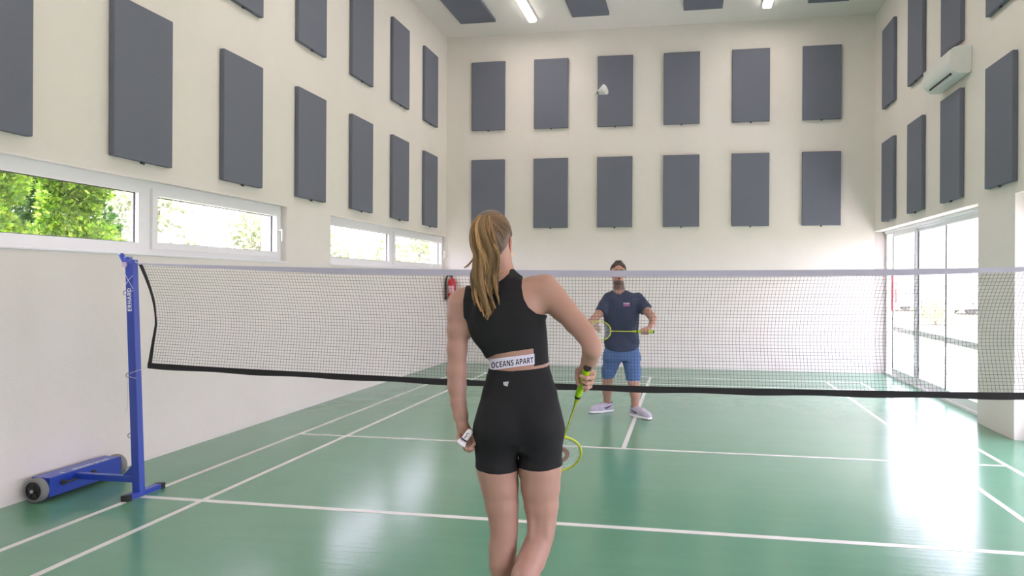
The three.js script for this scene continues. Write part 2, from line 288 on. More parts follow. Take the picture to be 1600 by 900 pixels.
// ------------------------------------------------------------ net posts
const font = await new FontLoader().loadAsync('fonts/droid/droid_sans_bold.typeface.json');
function words(t, size, depth = 0.0008) { const g = new TextGeometry(t, { font, size, depth, curveSegments: 3 }); g.computeBoundingBox(); return g; }
function netPost(side, label) {
  // built for the post beside the strip windows: +x towards the court
  const g = thing('net_post', label, 'net post', [side * 3.03, 0, 0], side > 0 ? Math.PI : 0, 'net posts');
  const lean = 0.042, hgt = 1.545;
  const pole = rbox(0.058, hgt, 0.05, 0.005, 0, hgt / 2 + 0.02, 0); pole.applyMatrix4(new THREE.Matrix4().makeRotationZ(lean)); mesh('pole', pole, M.blue, g);
  const px = (y) => -Math.tan(lean) * y;
  mesh('foot_bar', rbox(0.05, 0.035, 0.27, 0.004, 0, 0.0195, -0.045), M.blue, g);
  for (const z of [0.105, -0.19]) mesh('foot_cap', rbox(0.054, 0.039, 0.04, 0.005, 0, 0.0195, z), M.blackPlastic, g);
  mesh('support_arm', rbox(0.46, 0.04, 0.04, 0.004, -0.24, 0.115, 0), M.blue, g);
  const gs = new THREE.Shape(); gs.moveTo(0, 0); gs.lineTo(-0.09, 0); gs.lineTo(0, 0.09); const gg = new THREE.ExtrudeGeometry(gs, { depth: 0.008, bevelEnabled: false }); gg.translate(-0.03, 0.134, -0.004); mesh('gusset', gg, M.blue, g);
  const boxp = mesh('weight_box', rbox(0.135, 0.125, 0.58, 0.004, -0.54, 0.09, -0.085), M.blue, g);
  for (const z of [0.11, -0.13]) mesh('clamp_bolt', clean([cyl(0.012, 0.012, V(-0.475, 0.1, z), V(-0.445, 0.1, z), 8), cyl(0.02, 0.02, V(-0.472, 0.1, z), V(-0.462, 0.1, z), 6)]), M.darkSteel, g);
  mesh('axle_rod', cyl(0.006, 0.006, V(-0.452, 0.1, 0.11), V(-0.452, 0.1, -0.13), 8), M.darkSteel, g);
  for (const [z, d] of [[0.235, 1], [-0.405, -1]]) {
    const wz = z, wh = mesh('wheel', (() => { const pr = [[0.058, -0.024], [0.068, -0.026], [0.077, -0.018], [0.079, 0], [0.077, 0.018], [0.068, 0.026], [0.058, 0.024]].map((p) => new THREE.Vector2(...p)); const q = new THREE.LatheGeometry(pr, 36); q.rotateX(Math.PI / 2); q.translate(-0.54, 0.0795, wz); return q; })(), M.tyre, g);
    mesh('hub', clean([cyl(0.059, 0.059, V(-0.54, 0.0795, wz - 0.018), V(-0.54, 0.0795, wz + 0.018), 28), cyl(0.018, 0.014, V(-0.54, 0.0795, wz + d * 0.018), V(-0.54, 0.0795, wz + d * 0.032), 12), ...[0, 1, 2, 3, 4].map((k) => { const q = rbox(0.012, 0.04, 0.01, 0.002, 0, 0.03, 0); q.rotateZ(k * Math.PI * 0.4); q.translate(-0.54, 0.0795, wz + d * 0.018); return q; })]), M.blackPlastic, wh);
    mesh('axle_cap', cyl(0.012, 0.010, V(-0.54, 0.0795, wz + d * 0.03), V(-0.54, 0.0795, wz + d * 0.038), 12), M.steel, wh);
  }
  // eyelets for the net cords
  for (const y of [1.345, 0.80, 0.402]) { const e = new THREE.TorusGeometry(0.014, 0.004, 8, 18); e.translate(px(y) - 0.045, y, 0.01); mesh('eyelet', e, M.steel, g); }
  // pulley head and cleat
  const hx = px(1.56);
  mesh('pulley_head', clean([rbox(0.035, 0.07, 0.05, 0.008, hx - 0.025, 1.55, 0), (() => { const q = rbox(0.03, 0.1, 0.03, 0.012); q.rotateZ(0.55); q.translate(hx - 0.055, 1.562, 0); return q; })()]), M.blue, g);
  mesh('pulley_wheel', clean([cyl(0.018, 0.018, V(hx - 0.025, 1.53, 0.02), V(hx - 0.025, 1.53, 0.034), 18)]), std(lin(0.55, 0.42, 0.55), 0.4), g);
  const cx = (y) => px(y);
  for (const pts of [
    [V(hx - 0.03, 1.57, 0.0), V(hx, 1.578, 0.012), V(hx + 0.04, 1.55, 0.0)],
    [V(cx(1.47) - 0.03, 1.475, 0.028), V(cx(1.42), 1.42, 0.0275), V(cx(1.37) + 0.031, 1.37, 0.027)],
    [V(cx(1.4) - 0.031, 1.39, 0.028), V(cx(1.44), 1.43, 0.0275), V(cx(1.46) + 0.031, 1.46, 0.027)],
    [V(cx(1.345) - 0.045, 1.348, 0.018), V(cx(1.35), 1.352, 0.03), V(cx(1.35) + 0.031, 1.36, 0.028)],
    [V(cx(0.8) - 0.045, 0.80, 0.014), V(cx(0.79), 0.79, 0.029), V(cx(0.79) + 0.031, 0.785, 0.027)],
    [V(cx(0.8) - 0.04, 0.805, 0.014), V(cx(0.83), 0.82, 0.029), V(0.075, 0.86, 0.0)],
    [V(cx(0.8) - 0.04, 0.78, 0.014), V(cx(0.8) - 0.046, 0.7, 0.012), V(cx(0.8) - 0.04, 0.62, 0.014), V(cx(0.8) - 0.052, 0.56, 0.016)],
  ]) mesh('tie_cord', strands([{ pts: new THREE.CatmullRomCurve3(pts).getPoints(14), r: 0.0017 }], 5), M.cord, g);
  const t = words('ERHARD', 0.029); t.center(); t.rotateZ(Math.PI / 2); t.rotateZ(lean); t.translate(px(1.30) - 0.002, 1.30, 0.0256); mesh('lettering', t, M.lettering, g);
  const t2 = clean([(() => { const q = words('ERHARD SPORT', 0.030); q.translate(-0.1, 0, 0); return q; })(), (() => { const q = words('T', 0.03); q.translate(-0.19, 0, 0); return q; })()]);
  t2.rotateX(-Math.PI / 2); t2.rotateY(Math.PI / 2); t2.translate(-0.49, 0.1528, -0.1); mesh('lettering', t2, M.lettering, boxp);
  return g;
}
netPost(-1, 'blue wheeled net post standing beside the strip window wall');
netPost(1, 'blue wheeled net post standing beside the glazed doors');

// ------------------------------------------------------------ the net
{
  const g = thing('badminton_net', 'black badminton net with white top tape across the court', 'net');
  const XE = 2.95;
  const top = (x) => 1.498 + 0.0045 * x * x, bot = (x) => 0.811 + 0.0058 * (x - 0.15) ** 2;
  const edge = (t) => 3.04 - 0.135 * Math.sin(Math.min(1, t * 1.7) * Math.PI / 2) + 0.05 * Math.max(0, t - 0.6) / 0.4;   // |x| of the side band
  const sag = (x, t) => 0.012 * Math.sin(x * 2.3 + t * 2) * t + 0.02 * t * (1 - t);
  const N = (s, t) => { const x0 = lerp(-1, 1, s), e = edge(t), x = x0 * e + 0.0 , y = lerp(top(x0 * 3.04), bot(x0 * 2.95), t); return V(x, y, sag(x, t) + 0.004); };
  const list = [], NC = 304, NR = 36;
  for (let i = 0; i <= NC; i++) { const pts = []; for (let k = 0; k <= 12; k++) pts.push(N(i / NC, k / 12)); list.push({ pts, r: 0.00075 }); }
  for (let j = 1; j < NR; j++) { const pts = []; for (let k = 0; k <= 90; k++) pts.push(N(k / 90, j / NR)); list.push({ pts, r: 0.00075 }); }
  const nm = mesh('netting', strands(list, 4), M.net, g); nm.userData.kind = 'stuff';
  // a closed strip along a curve f(k) with a height and a thickness
  function strip(f, n, hgt, thk) {
    const pos = [], idx = [];
    for (let k = 0; k <= n; k++) { const { p, up, nn } = f(k / n), h = hgt(k / n); for (const [a, b] of [[0, -1], [0, 1], [1, 1], [1, -1]]) pos.push(p.x + up.x * h * a + nn.x * thk * b, p.y + up.y * h * a + nn.y * thk * b, p.z + up.z * h * a + nn.z * thk * b);
      if (k) for (let q = 0; q < 4; q++) { const A = (k - 1) * 4 + q, B = (k - 1) * 4 + (q + 1) % 4; idx.push(A, B, A + 4, B, B + 4, A + 4); } }
    const e = n * 4; idx.push(0, 2, 1, 0, 3, 2, e, e + 1, e + 2, e, e + 2, e + 3);
    const q = new THREE.BufferGeometry(); q.setAttribute('position', new THREE.Float32BufferAttribute(pos, 3)); q.setIndex(idx); const r = q.toNonIndexed(); r.computeVertexNormals(); return r;
  }
  const up = V(0, -1, 0), nz = V(0, 0, 1);
  mesh('top_tape', strip((s) => ({ p: N(s, 0).add(V(0, 0.002, 0)), up, nn: nz }), 120, (s) => 0.037 * clamp(0.25 + Math.min(s, 1 - s) * 3.4, 0, 1), 0.0035), M.tape, g);
  mesh('bottom_band', strip((s) => ({ p: N(s, 1).add(V(0, 0.02, 0)), up, nn: nz }), 120, (s) => 0.036 + 0.003 * Math.sin(s * 60), 0.003), M.band, g);
  for (const s of [0, 1]) mesh('side_band', strip((t) => ({ p: N(s, t), up: V(s ? -1 : 1, 0, 0), nn: nz }), 30, (t) => 0.010 + 0.020 * Math.abs(t - 0.5) ** 1.0 * 1.6, 0.003), M.band, g);
  for (const s of [-1, 1]) mesh('headline_cord', strands([{ pts: [V(s * 3.02, top(3.02) - 0.004, 0.004), V(s * 3.06, 1.545, 0.002), V(s * 3.085, 1.556, 0.0)], r: 0.002 }], 6), M.cord, g);
}

// ------------------------------------------------------------ bodies from distance fields
const smin = (a, b, k) => { const h = Math.max(k - Math.abs(a - b), 0) / k; return Math.min(a, b) - h * h * k * 0.25; };
function cone(a, ra, b, rb) {                                    // tapered capsule
  const dx = b.x - a.x, dy = b.y - a.y, dz = b.z - a.z, l2 = dx * dx + dy * dy + dz * dz || 1e-9;
  return (x, y, z) => { const px = x - a.x, py = y - a.y, pz = z - a.z, t = clamp((px * dx + py * dy + pz * dz) / l2, 0, 1), qx = px - dx * t, qy = py - dy * t, qz = pz - dz * t; return Math.sqrt(qx * qx + qy * qy + qz * qz) - (ra + (rb - ra) * t); };
}
function ball(c, rx, ry, rz) { const m = Math.min(rx, ry, rz); return (x, y, z) => { const a = (x - c.x) / rx, b = (y - c.y) / ry, d = (z - c.z) / rz, l = Math.sqrt(a * a + b * b + d * d); return l < 1e-4 ? -m : (l - 1) * (l < 1 ? m : l / Math.sqrt(a * a / (rx * rx) + b * b / (ry * ry) + d * d / (rz * rz)) ); }; }
function chain(list, k = 0.012) {                                // [point, radius] ...
  const f = []; for (let i = 1; i < list.length; i++) f.push(cone(list[i - 1][0], list[i - 1][1], list[i][0], list[i][1]));
  return (x, y, z) => { let d = 1e9; for (const g of f) d = d > 0.6 ? Math.min(d, g(x, y, z)) : smin(d, g(x, y, z), k); return d; };
}
function union(fs, k) { return (x, y, z) => { let d = 1e9; for (const f of fs) { const e = f(x, y, z); d = Math.abs(d - e) > k ? Math.min(d, e) : smin(d, e, k); } return d; }; }
// stacked ellipses: rows of [y, xc, half width, zc, half depth], from the top down
function loft(rows, pow = 2.3) {
  const n = 160, y0 = rows[rows.length - 1][0], y1 = rows[0][0], tab = [];
  for (let i = 0; i <= n; i++) {
    const y = lerp(y0, y1, i / n); let j = 0; while (j < rows.length - 2 && rows[j + 1][0] > y) j++;
    const A = rows[Math.max(0, j - 1)], B = rows[j], C = rows[j + 1], D = rows[Math.min(rows.length - 1, j + 2)], t = clamp((B[0] - y) / (B[0] - C[0]), 0, 1);
    tab.push([1, 2, 3, 4].map((k) => { const m0 = (C[k] - A[k]) / 2 * (j ? 1 : 2) * 0.8, m1 = (D[k] - B[k]) / 2 * 0.8, t2 = t * t, t3 = t2 * t; return (2 * t3 - 3 * t2 + 1) * B[k] + (t3 - 2 * t2 + t) * m0 + (-2 * t3 + 3 * t2) * C[k] + (t3 - t2) * m1; }));
  }
  return (x, y, z) => {
    const yy = clamp(y, y0, y1), f = (yy - y0) / (y1 - y0) * n, i = Math.min(n - 1, f | 0), t = f - i, A = tab[i], B = tab[i + 1];
    const xc = lerp(A[0], B[0], t), a = lerp(A[1], B[1], t), zc = lerp(A[2], B[2], t), b = lerp(A[3], B[3], t);
    const l = Math.pow(Math.pow(Math.abs(x - xc) / a, pow) + Math.pow(Math.abs(z - zc) / b, pow), 1 / pow), d = (l - 1) * Math.min(a, b) , dy = Math.abs(y - yy);
    return dy === 0 ? d : d > 0 ? Math.hypot(d, dy) : Math.max(d, dy);
  };
}
function poly2(pts) {                                            // signed distance to a polygon, pts [[x, y]]
  return (x, y) => {
    let d = 1e9, s = 1;
    for (let i = 0, j = pts.length - 1; i < pts.length; j = i++) {
      const ex = pts[j][0] - pts[i][0], ey = pts[j][1] - pts[i][1], wx = x - pts[i][0], wy = y - pts[i][1], t = clamp((wx * ex + wy * ey) / (ex * ex + ey * ey), 0, 1);
      d = Math.min(d, (wx - ex * t) ** 2 + (wy - ey * t) ** 2);
      const c1 = y >= pts[i][1], c2 = y < pts[j][1], c3 = ex * wy > ey * wx; if ((c1 && c2 && c3) || (!c1 && !c2 && !c3)) s = -s;
    }
    return s * Math.sqrt(d);
  };
}
// surface nets over a box
function skin(f, lo, hi, cell, colour) {
  const nx = Math.ceil((hi.x - lo.x) / cell) + 1, ny = Math.ceil((hi.y - lo.y) / cell) + 1, nz = Math.ceil((hi.z - lo.z) / cell) + 1, B = 4;
  const val = new Float32Array(nx * ny * nz).fill(1), id = (i, j, k) => (k * ny + j) * nx + i;
  for (let k = 0; k < nz; k += B) for (let j = 0; j < ny; j += B) for (let i = 0; i < nx; i += B) {
    const c = f(lo.x + (i + B / 2) * cell, lo.y + (j + B / 2) * cell, lo.z + (k + B / 2) * cell);
    if (Math.abs(c) > B * cell * 1.9 + 0.01) { const v = c; for (let c3 = k; c3 < Math.min(nz, k + B); c3++) for (let b = j; b < Math.min(ny, j + B); b++) for (let a = i; a < Math.min(nx, i + B); a++) val[id(a, b, c3)] = v; continue; }
    for (let c3 = k; c3 < Math.min(nz, k + B); c3++) for (let b = j; b < Math.min(ny, j + B); b++) for (let a = i; a < Math.min(nx, i + B); a++) val[id(a, b, c3)] = f(lo.x + a * cell, lo.y + b * cell, lo.z + c3 * cell);
  }
  const vid = new Int32Array(nx * ny * nz).fill(-1), pos = [], idx = [];
  for (let k = 0; k < nz - 1; k++) for (let j = 0; j < ny - 1; j++) for (let i = 0; i < nx - 1; i++) {
    let m = 0, sx = 0, sy = 0, sz = 0, n = 0; const v = [];
    for (let c = 0; c < 8; c++) { const w = val[id(i + (c & 1), j + (c >> 1 & 1), k + (c >> 2))]; v.push(w); if (w < 0) m |= 1 << c; }
    if (m === 0 || m === 255) continue;
    for (let a = 0; a < 8; a++) for (const b of [a ^ 1, a ^ 2, a ^ 4]) if (b > a && (v[a] < 0) !== (v[b] < 0)) { const t = v[a] / (v[a] - v[b]); sx += lerp(a & 1, b & 1, t); sy += lerp(a >> 1 & 1, b >> 1 & 1, t); sz += lerp(a >> 2, b >> 2, t); n++; }
    vid[id(i, j, k)] = pos.length / 3; pos.push(lo.x + (i + sx / n) * cell, lo.y + (j + sy / n) * cell, lo.z + (k + sz / n) * cell);
  }
  const q = (a, b, c, d, flip) => { if (a < 0 || b < 0 || c < 0 || d < 0) return; if (flip) idx.push(a, c, b, a, d, c); else idx.push(a, b, c, a, c, d); };
  for (let k = 1; k < nz - 1; k++) for (let j = 1; j < ny - 1; j++) for (let i = 1; i < nx - 1; i++) {
    const s = val[id(i, j, k)] < 0;
    if (s !== (val[id(i + 1, j, k)] < 0)) q(vid[id(i, j - 1, k - 1)], vid[id(i, j, k - 1)], vid[id(i, j, k)], vid[id(i, j - 1, k)], !s);
    if (s !== (val[id(i, j + 1, k)] < 0)) q(vid[id(i - 1, j, k - 1)], vid[id(i - 1, j, k)], vid[id(i, j, k)], vid[id(i, j, k - 1)], !s);
    if (s !== (val[id(i, j, k + 1)] < 0)) q(vid[id(i - 1, j - 1, k)], vid[id(i, j - 1, k)], vid[id(i, j, k)], vid[id(i - 1, j, k)], !s);
  }
  const nor = [], col = [], e = cell * 0.5;
  for (let i = 0; i < pos.length; i += 3) {
    const [x, y, z] = [pos[i], pos[i + 1], pos[i + 2]];
    const a = f(x + e, y, z) - f(x - e, y, z), b = f(x, y + e, z) - f(x, y - e, z), c = f(x, y, z + e) - f(x, y, z - e), l = Math.hypot(a, b, c) || 1;
    nor.push(a / l, b / l, c / l); if (colour) col.push(...colour(x, y, z, nor.slice(-3)));
  }
  const g = new THREE.BufferGeometry(); g.setAttribute('position', new THREE.Float32BufferAttribute(pos, 3)); g.setAttribute('normal', new THREE.Float32BufferAttribute(nor, 3));
  if (colour) g.setAttribute('color', new THREE.Float32BufferAttribute(col, 3)); g.setIndex(idx); return g;
}
// a person's own frame: origin at the feet, x across, y up, z towards the camera
function frameAt(u, d) {
  const b = at(u, 600, d), o = V(b.x, 0, b.z), q = new THREE.Quaternion().setFromAxisAngle(V(0, 1, 0), -YAW);
  return { o, P: (u2, v2, d2) => at(u2, v2, d2).sub(o).applyQuaternion(q), px: (r, d2 = d) => r / FOCAL * d2 };
}
const WHITE = () => [1, 1, 1];
// a racket along +y from the butt at the origin, strings in the xy plane; total 0.67 m
function racket(label, stencil) {
  const g = thing('badminton_racket', label, 'racket', [0, 0, 0], 0, 'badminton rackets');
  mesh('butt_cap', (() => { const q = new THREE.LatheGeometry([[0, 0], [0.0145, 0.001], [0.0165, 0.006], [0.0165, 0.012], [0, 0.012]].map((p) => new THREE.Vector2(...p)), 8); return q; })(), M.blackPlastic, g);
  mesh('grip', new THREE.LatheGeometry([[0.0155, 0.010], [0.0145, 0.03], [0.0135, 0.06], [0.013, 0.16], [0.0125, 0.17]].map((p) => new THREE.Vector2(...p)), 16), M.yellowGrip, g);
  mesh('grip_band', cyl(0.0138, 0.0125, V(0, 0.165, 0), V(0, 0.178, 0), 16), M.blackPlastic, g);
  mesh('shaft_cone', cyl(0.011, 0.0045, V(0, 0.178, 0), V(0, 0.225, 0), 16), M.yellow, g);
  mesh('shaft', cyl(0.0038, 0.0036, V(0, 0.22, 0), V(0, 0.425, 0), 10), M.yellow, g);
  mesh('throat', clean([cyl(0.0045, 0.007, V(0, 0.405, 0), V(0, 0.432, 0), 10), cyl(0.006, 0.005, V(-0.016, 0.432, 0), V(0.016, 0.432, 0), 8)]), M.yellow, g);
  const CY = 0.548, A = 0.098, Bq = 0.118, fr = []; for (let i = 0; i < 48; i++) { const t = i / 48 * Math.PI * 2; fr.push(V(Math.sin(t) * A, CY - Math.cos(t) * Bq, 0)); }
  mesh('head_frame', tube(fr, 0.0052, 96, 8, true), M.yellow, g);
  const st = [];
  for (let i = -10; i <= 10; i++) { const x = i * 0.0088, h = Bq * Math.sqrt(1 - (x / A) ** 2); st.push({ pts: [V(x, CY - h, 0), V(x, CY + h, 0)], r: 0.0006 }); }
  for (let i = -11; i <= 11; i++) { const y = i * 0.0098, w = A * Math.sqrt(1 - (y / Bq) ** 2); st.push({ pts: [V(-w, CY + y, 0.0006), V(w, CY + y, 0.0006)], r: 0.0006 }); }
  mesh('strings', strands(st, 4), M.string, g).userData.kind = 'stuff';
  if (stencil) { const r = new THREE.RingGeometry(0.024, 0.043, 28, 1, Math.PI - 2.1, 4.2); const q = r.attributes.position; r.scale(1, 1.25, 1); r.translate(-0.006, CY + 0.004, 0.0016); const r2 = r.clone(); r2.translate(0, 0, -0.0030); mesh('stencil_mark', clean([r, r2]), M.stencil, g); }
  return g;
}
function aim(o, from, dir, face) {                              // local y along dir, local z as near to face as it can be
  const y = dir.clone().normalize(), z = face.clone().addScaledVector(y, -face.dot(y)).normalize(), x = y.clone().cross(z);
  o.quaternion.setFromRotationMatrix(new THREE.Matrix4().makeBasis(x, y, z)); o.position.copy(from);
}
// shuttlecock along +y from the tip of the cork
function shuttle(label, printed) {
  const fs = printed ? 0.36 : 1;
  const g = thing('shuttlecock', label, 'shuttlecock', [0, 0, 0], 0);
  const L = printed ? 0.046 : 0.026;
  mesh('cork', new THREE.LatheGeometry([[0, 0], [0.007, 0.0015], [0.0115, 0.006], [0.0132, 0.013], [0.0132, L]].map((p) => new THREE.Vector2(...p)), 24), M.cork, g);
  mesh('band', cyl(0.0136, 0.0134, V(0, L - 0.003, 0), V(0, L + 0.003, 0), 24), printed ? M.navyPrint : M.green, g);
  for (let i = 0; i < 16; i++) {
    const a = i / 16 * Math.PI * 2, s = new THREE.Shape(); s.moveTo(-0.0012, 0); s.lineTo(0.0012, 0); s.lineTo(0.0016, 0.022); s.bezierCurveTo(0.0075, 0.03, 0.0098, 0.05, 0.0075, 0.06); s.lineTo(0, 0.064); s.lineTo(-0.0075, 0.06); s.bezierCurveTo(-0.0098, 0.05, -0.0075, 0.03, -0.0016, 0.022);
    const q = new THREE.ExtrudeGeometry(s, { depth: 0.0005, bevelEnabled: false, curveSegments: 4 }); q.scale(fs ** .3, fs, 1); q.rotateX(0.36); q.translate(0, 0, 0.0115); q.rotateY(a); q.translate(0, L, 0); mesh('feather', q, M.feather, g);
  }
  for (const y of printed ? [0.008, 0.014] : [0.018, 0.03]) { const r = new THREE.TorusGeometry(0.0115 + Math.sin(0.36) * y, 0.0007, 5, 32); r.rotateX(Math.PI / 2); r.translate(0, L + y * Math.cos(0.36), 0); mesh('thread_ring', r, M.cord, g); }
  return g;
}

// ------------------------------------------------------------ player with the ponytail
{
  const D = 2.8, { o, P, px } = frameAt(808, D);
  const w = thing('person', 'person seen from behind in black crop top and black cycling shorts, racket lowered', 'person', [o.x, 0, o.z], YAW);
  const rows = [[433, 765, 806, .05], [441, 747, 835, .058], [452, 732, 851, .068], [468, 727, 853, .086], [490, 728, 849, .098], [510, 732, 851, .102], [530, 741, 853, .100], [550, 756, 854, .092], [570, 766, 856, .087], [590, 762, 861, .092], [612, 756, 868, .101], [640, 750, 873, .114], [668, 746, 876, .118], [684, 752, 870, .104], [698, 768, 856, .07]]
    .map(([v, a, b, t]) => { const c = P((a + b) / 2, v, D); return [c.y, c.x, px((b - a) / 2), c.z, t]; });
  const torso = loft(rows, 2.25);
  const buttL = ball(P(780, 660, D - 0.055), .078, .085, .07), buttR = ball(P(842, 658, D - 0.055), .078, .085, .07);
  const bladeL = ball(P(762, 488, D - 0.075), .04, .06, .018), bladeR = ball(P(820, 480, D - 0.078), .04, .06, .018);
  const leg = (list) => chain(list.map(([u, v, r, d]) => [P(u, v, d ?? D), px(r, d ?? D)]), 0.02);
  const legL = leg([[776, 678, 29.5], [775.5, 705, 29.5], [776.5, 728, 29], [777.5, 736, 29.8], [781, 760, 27.5], [784.5, 790, 24.5], [787, 815, 21], [787.5, 835, 19.5], [785.5, 855, 20.2], [785.5, 880, 19.5, 2.79], [786, 905, 16.5, 2.79], [787, 940, 12], [788, 974, 10]]);
  const legR = leg([[844, 676, 30], [844.5, 705, 30.3], [844.5, 727, 30.3], [844, 735, 31], [844.5, 760, 29.3], [846, 790, 25.3], [846.5, 815, 21.3], [845, 836, 19.3, 2.79], [838, 856, 20.3, 2.77], [830, 876, 20.8, 2.74], [820, 899, 19.8, 2.70], [806, 936, 15.5, 2.65], [790, 990, 10.5, 2.60]]);
  const foot = (a, b, c) => union([chain([[a, .036], [b, .036], [c, .028]], 0.03)], 0.02);
  const fl = P(787, 975, D), fr = P(789, 992, 2.60);
  const footL = foot(V(fl.x, .046, fl.z + .04), V(fl.x - .01, .05, fl.z - .06), V(fl.x - .02, .036, fl.z - .15)), footR = foot(V(fr.x, .046, fr.z + .04), V(fr.x + .01, .05, fr.z - .06), V(fr.x + .02, .036, fr.z - .15));
  const armL = leg([[735, 468, 17], [719, 473, 17.5], [716, 492, 15.8], [715, 515, 15.3], [714.5, 545, 14.8], [714, 580, 14.2], [714, 603, 13.3], [716.5, 630, 11.3], [719.5, 648, 9.9, 2.79], [722, 664, 8.6, 2.78]]);
  const armR = leg([[832, 449, 18], [851, 450, 20], [864, 464, 19.5], [881, 484, 18.2, 2.78], [900, 505, 16.5, 2.75], [914, 521, 15, 2.73], [925, 539, 13.2, 2.71], [925, 548, 13.2, 2.71], [921, 562, 11.4, 2.74], [916, 576, 10, 2.76]]);
  const neck = leg([[779, 398, 16], [781, 414, 16], [783, 428, 18], [786, 441, 24]]);
  const HC = P(767, 372, D), skull = ball(HC, .076, .105, .094), jaw = ball(P(776, 392, D + 0.035), .055, .06, .06);
  const ear = union([ball(P(797.5, 379, D - .005), .006, .029, .017), ball(P(797, 391, D - .003), .005, .01, .008)], .008);
  // hands
  const hp = (u, v, d) => P(u, v, d);
  const fin = (list, k = .004) => chain(list.map(([u, v, d, r]) => [P(u, v, d), r]), k);
  const handL = union([chain([[hp(723, 664, 2.78), .020], [hp(726, 675, 2.785), .024], [hp(730, 684, 2.79), .025]], .02), ball(hp(729, 682, 2.785), .028, .034, .02),
    fin([[735, 680, 2.77, .0085], [741, 686, 2.755, .0085], [741, 693, 2.745, .008], [737, 697, 2.74, .0075]]),
    fin([[733, 687, 2.775, .0088], [739, 695, 2.76, .0085], [738, 702, 2.745, .008], [733, 702, 2.735, .0075]]),
    fin([[729, 690, 2.78, .0085], [735, 699, 2.765, .0085], [733, 704, 2.748, .008], [728, 701, 2.738, .0072]]),
    fin([[726, 690, 2.785, .008], [730, 699, 2.775, .0075], [728, 702, 2.76, .007], [725, 699, 2.75, .0065]]),
    fin([[720, 672, 2.775, .0095], [717, 682, 2.755, .009], [720, 690, 2.742, .008]])], .008);
  const handR = union([chain([[hp(916, 574, 2.765), .023], [hp(915, 584, 2.78), .025], [hp(913, 594, 2.785), .024]], .02), ball(hp(914, 588, 2.785), .034, .040, .018),
    fin([[903, 578, 2.775, .010], [902, 590, 2.765, .0098], [904, 600, 2.75, .009]]),                      // thumb along the grip
    fin([[928, 582, 2.775, .009], [926, 590, 2.745, .0088], [916, 591, 2.718, .0085], [908, 588, 2.722, .008]]),
    fin([[926, 590, 2.78, .009], [924, 598, 2.75, .0086], [916, 599, 2.728, .008], [911, 597, 2.728, .0075]]),
    fin([[923, 597, 2.785, .0085], [922, 604, 2.76, .008], [917, 606, 2.742, .0076], [912, 605, 2.74, .007]]),
    fin([[918, 600, 2.79, .008], [918, 607, 2.77, .0075], [914, 610, 2.755, .007]])], .008);
  const hipL = ball(P(777, 676, D), .076, .085, .1), hipR = ball(P(844, 674, D), .078, .085, .1);
  const tendons = union([cone(P(853.5, 790, D - .045), .006, P(855, 838, D - .046), .008), cone(P(831, 795, D - .045), .006, P(829, 836, D - .046), .008)], .004);
  const pelvis = union([torso, buttL, buttR, hipL, hipR], 0.04), thighR = union([legR, tendons], .022);
  const trunk = (x, y, z) => smin(pelvis(x, y, z), Math.min(legL(x, y, z), thighR(x, y, z)), .035);
  const back = union([trunk, bladeL], 0.03);
  const spine = (x, y, z) => { const c = rows[8]; return 0; };
  const limbs = union([back, armL, armR, neck, footL, footR], 0.04);
  const headF = union([skull, jaw, neck], 0.03);
  const bodyF = (x, y, z) => smin(limbs(x, y, z), headF(x, y, z), 0.015);
  const tone = (x, y, z) => { const f = nMid[((Math.floor((y + 3) * 90) & 255) * 256) + (Math.floor((x + 3) * 90) & 255)]; const v = 0.95 + 0.1 * f; return [v, v * 0.99, v * 0.985]; };
  const earTone = () => [1.12, 0.72, 0.66];
  const lo = V(-.36, -.01, -.36), hi = V(.40, 1.75, .26);
  const parts = [skin(bodyF, lo, hi, .0062, tone), skin(union([armL, handL], .014), V(P(712, 650, D).x - .06, P(730, 715, 2.8).y - .03, -.12), V(P(745, 650, D).x + .03, P(720, 655, D).y, .16), .0028, tone),
    skin(union([armR, handR], .014), V(P(895, 600, D).x - .03, P(910, 622, 2.8).y - .02, -.12), V(P(938, 600, D).x + .03, P(915, 566, D).y, .18), .0028, tone),
    skin(ear, P(797, 379, D).sub(V(.03, .06, .04)), P(797, 379, D).add(V(.03, .06, .04)), .002, earTone)];
  mesh('body', mergeGeometries(parts), M.skin, w);
  // clothes: the body's surface moved out, cut by the outline of each piece
  const outline = (pts) => { const f = poly2(pts.map(([u, v]) => { const q = P(u, v, D); return [q.x, q.y]; })); return f; };
  const topCut = outline([[729, 446], [727, 470], [727, 500], [728, 512], [732, 530], [740, 556], [759, 560], [764, 558], [778, 550.5], [800, 546], [835, 541.5], [836, 569], [858, 566], [866, 500], [852, 492], [839, 489], [827, 479], [820, 466], [816.5, 448], [818, 422], [797, 420], [797, 427], [788, 436], [776, 444], [757, 449], [742, 446]]);
  const capL = leg([[735, 468, 17], [719, 473, 17.5], [716, 484, 15.8]]), capR = leg([[832, 449, 18], [851, 450, 20], [864, 464, 19.5], [875, 477, 18.6]]);
  const topBase = union([back, capL, capR, neck], 0.04);
  const topF = (x, y, z) => Math.max(topBase(x, y, z) - 0.0045, topCut(x, y));
  mesh('crop_top', skin(topF, V(-.32, .98, -.22), V(.22, 1.52, .22), .0045), M.blackKnit, w);
  const hipCut = outline([[735, 575], [766, 574.5], [800, 575.5], [830, 573.5], [866, 570.5], [900, 600], [900, 724], [845, 728], [812, 728], [809, 733], [780, 733], [747, 730], [725, 726]]);
  const hipF = (x, y, z) => Math.max(trunk(x, y, z) - 0.0045, hipCut(x, y));
  mesh('cycling_shorts', skin(hipF, V(-.25, .55, -.25), V(.25, 1.12, .25), .0045), M.blackKnit, w).userData.label = 'black high-waisted cycling shorts';
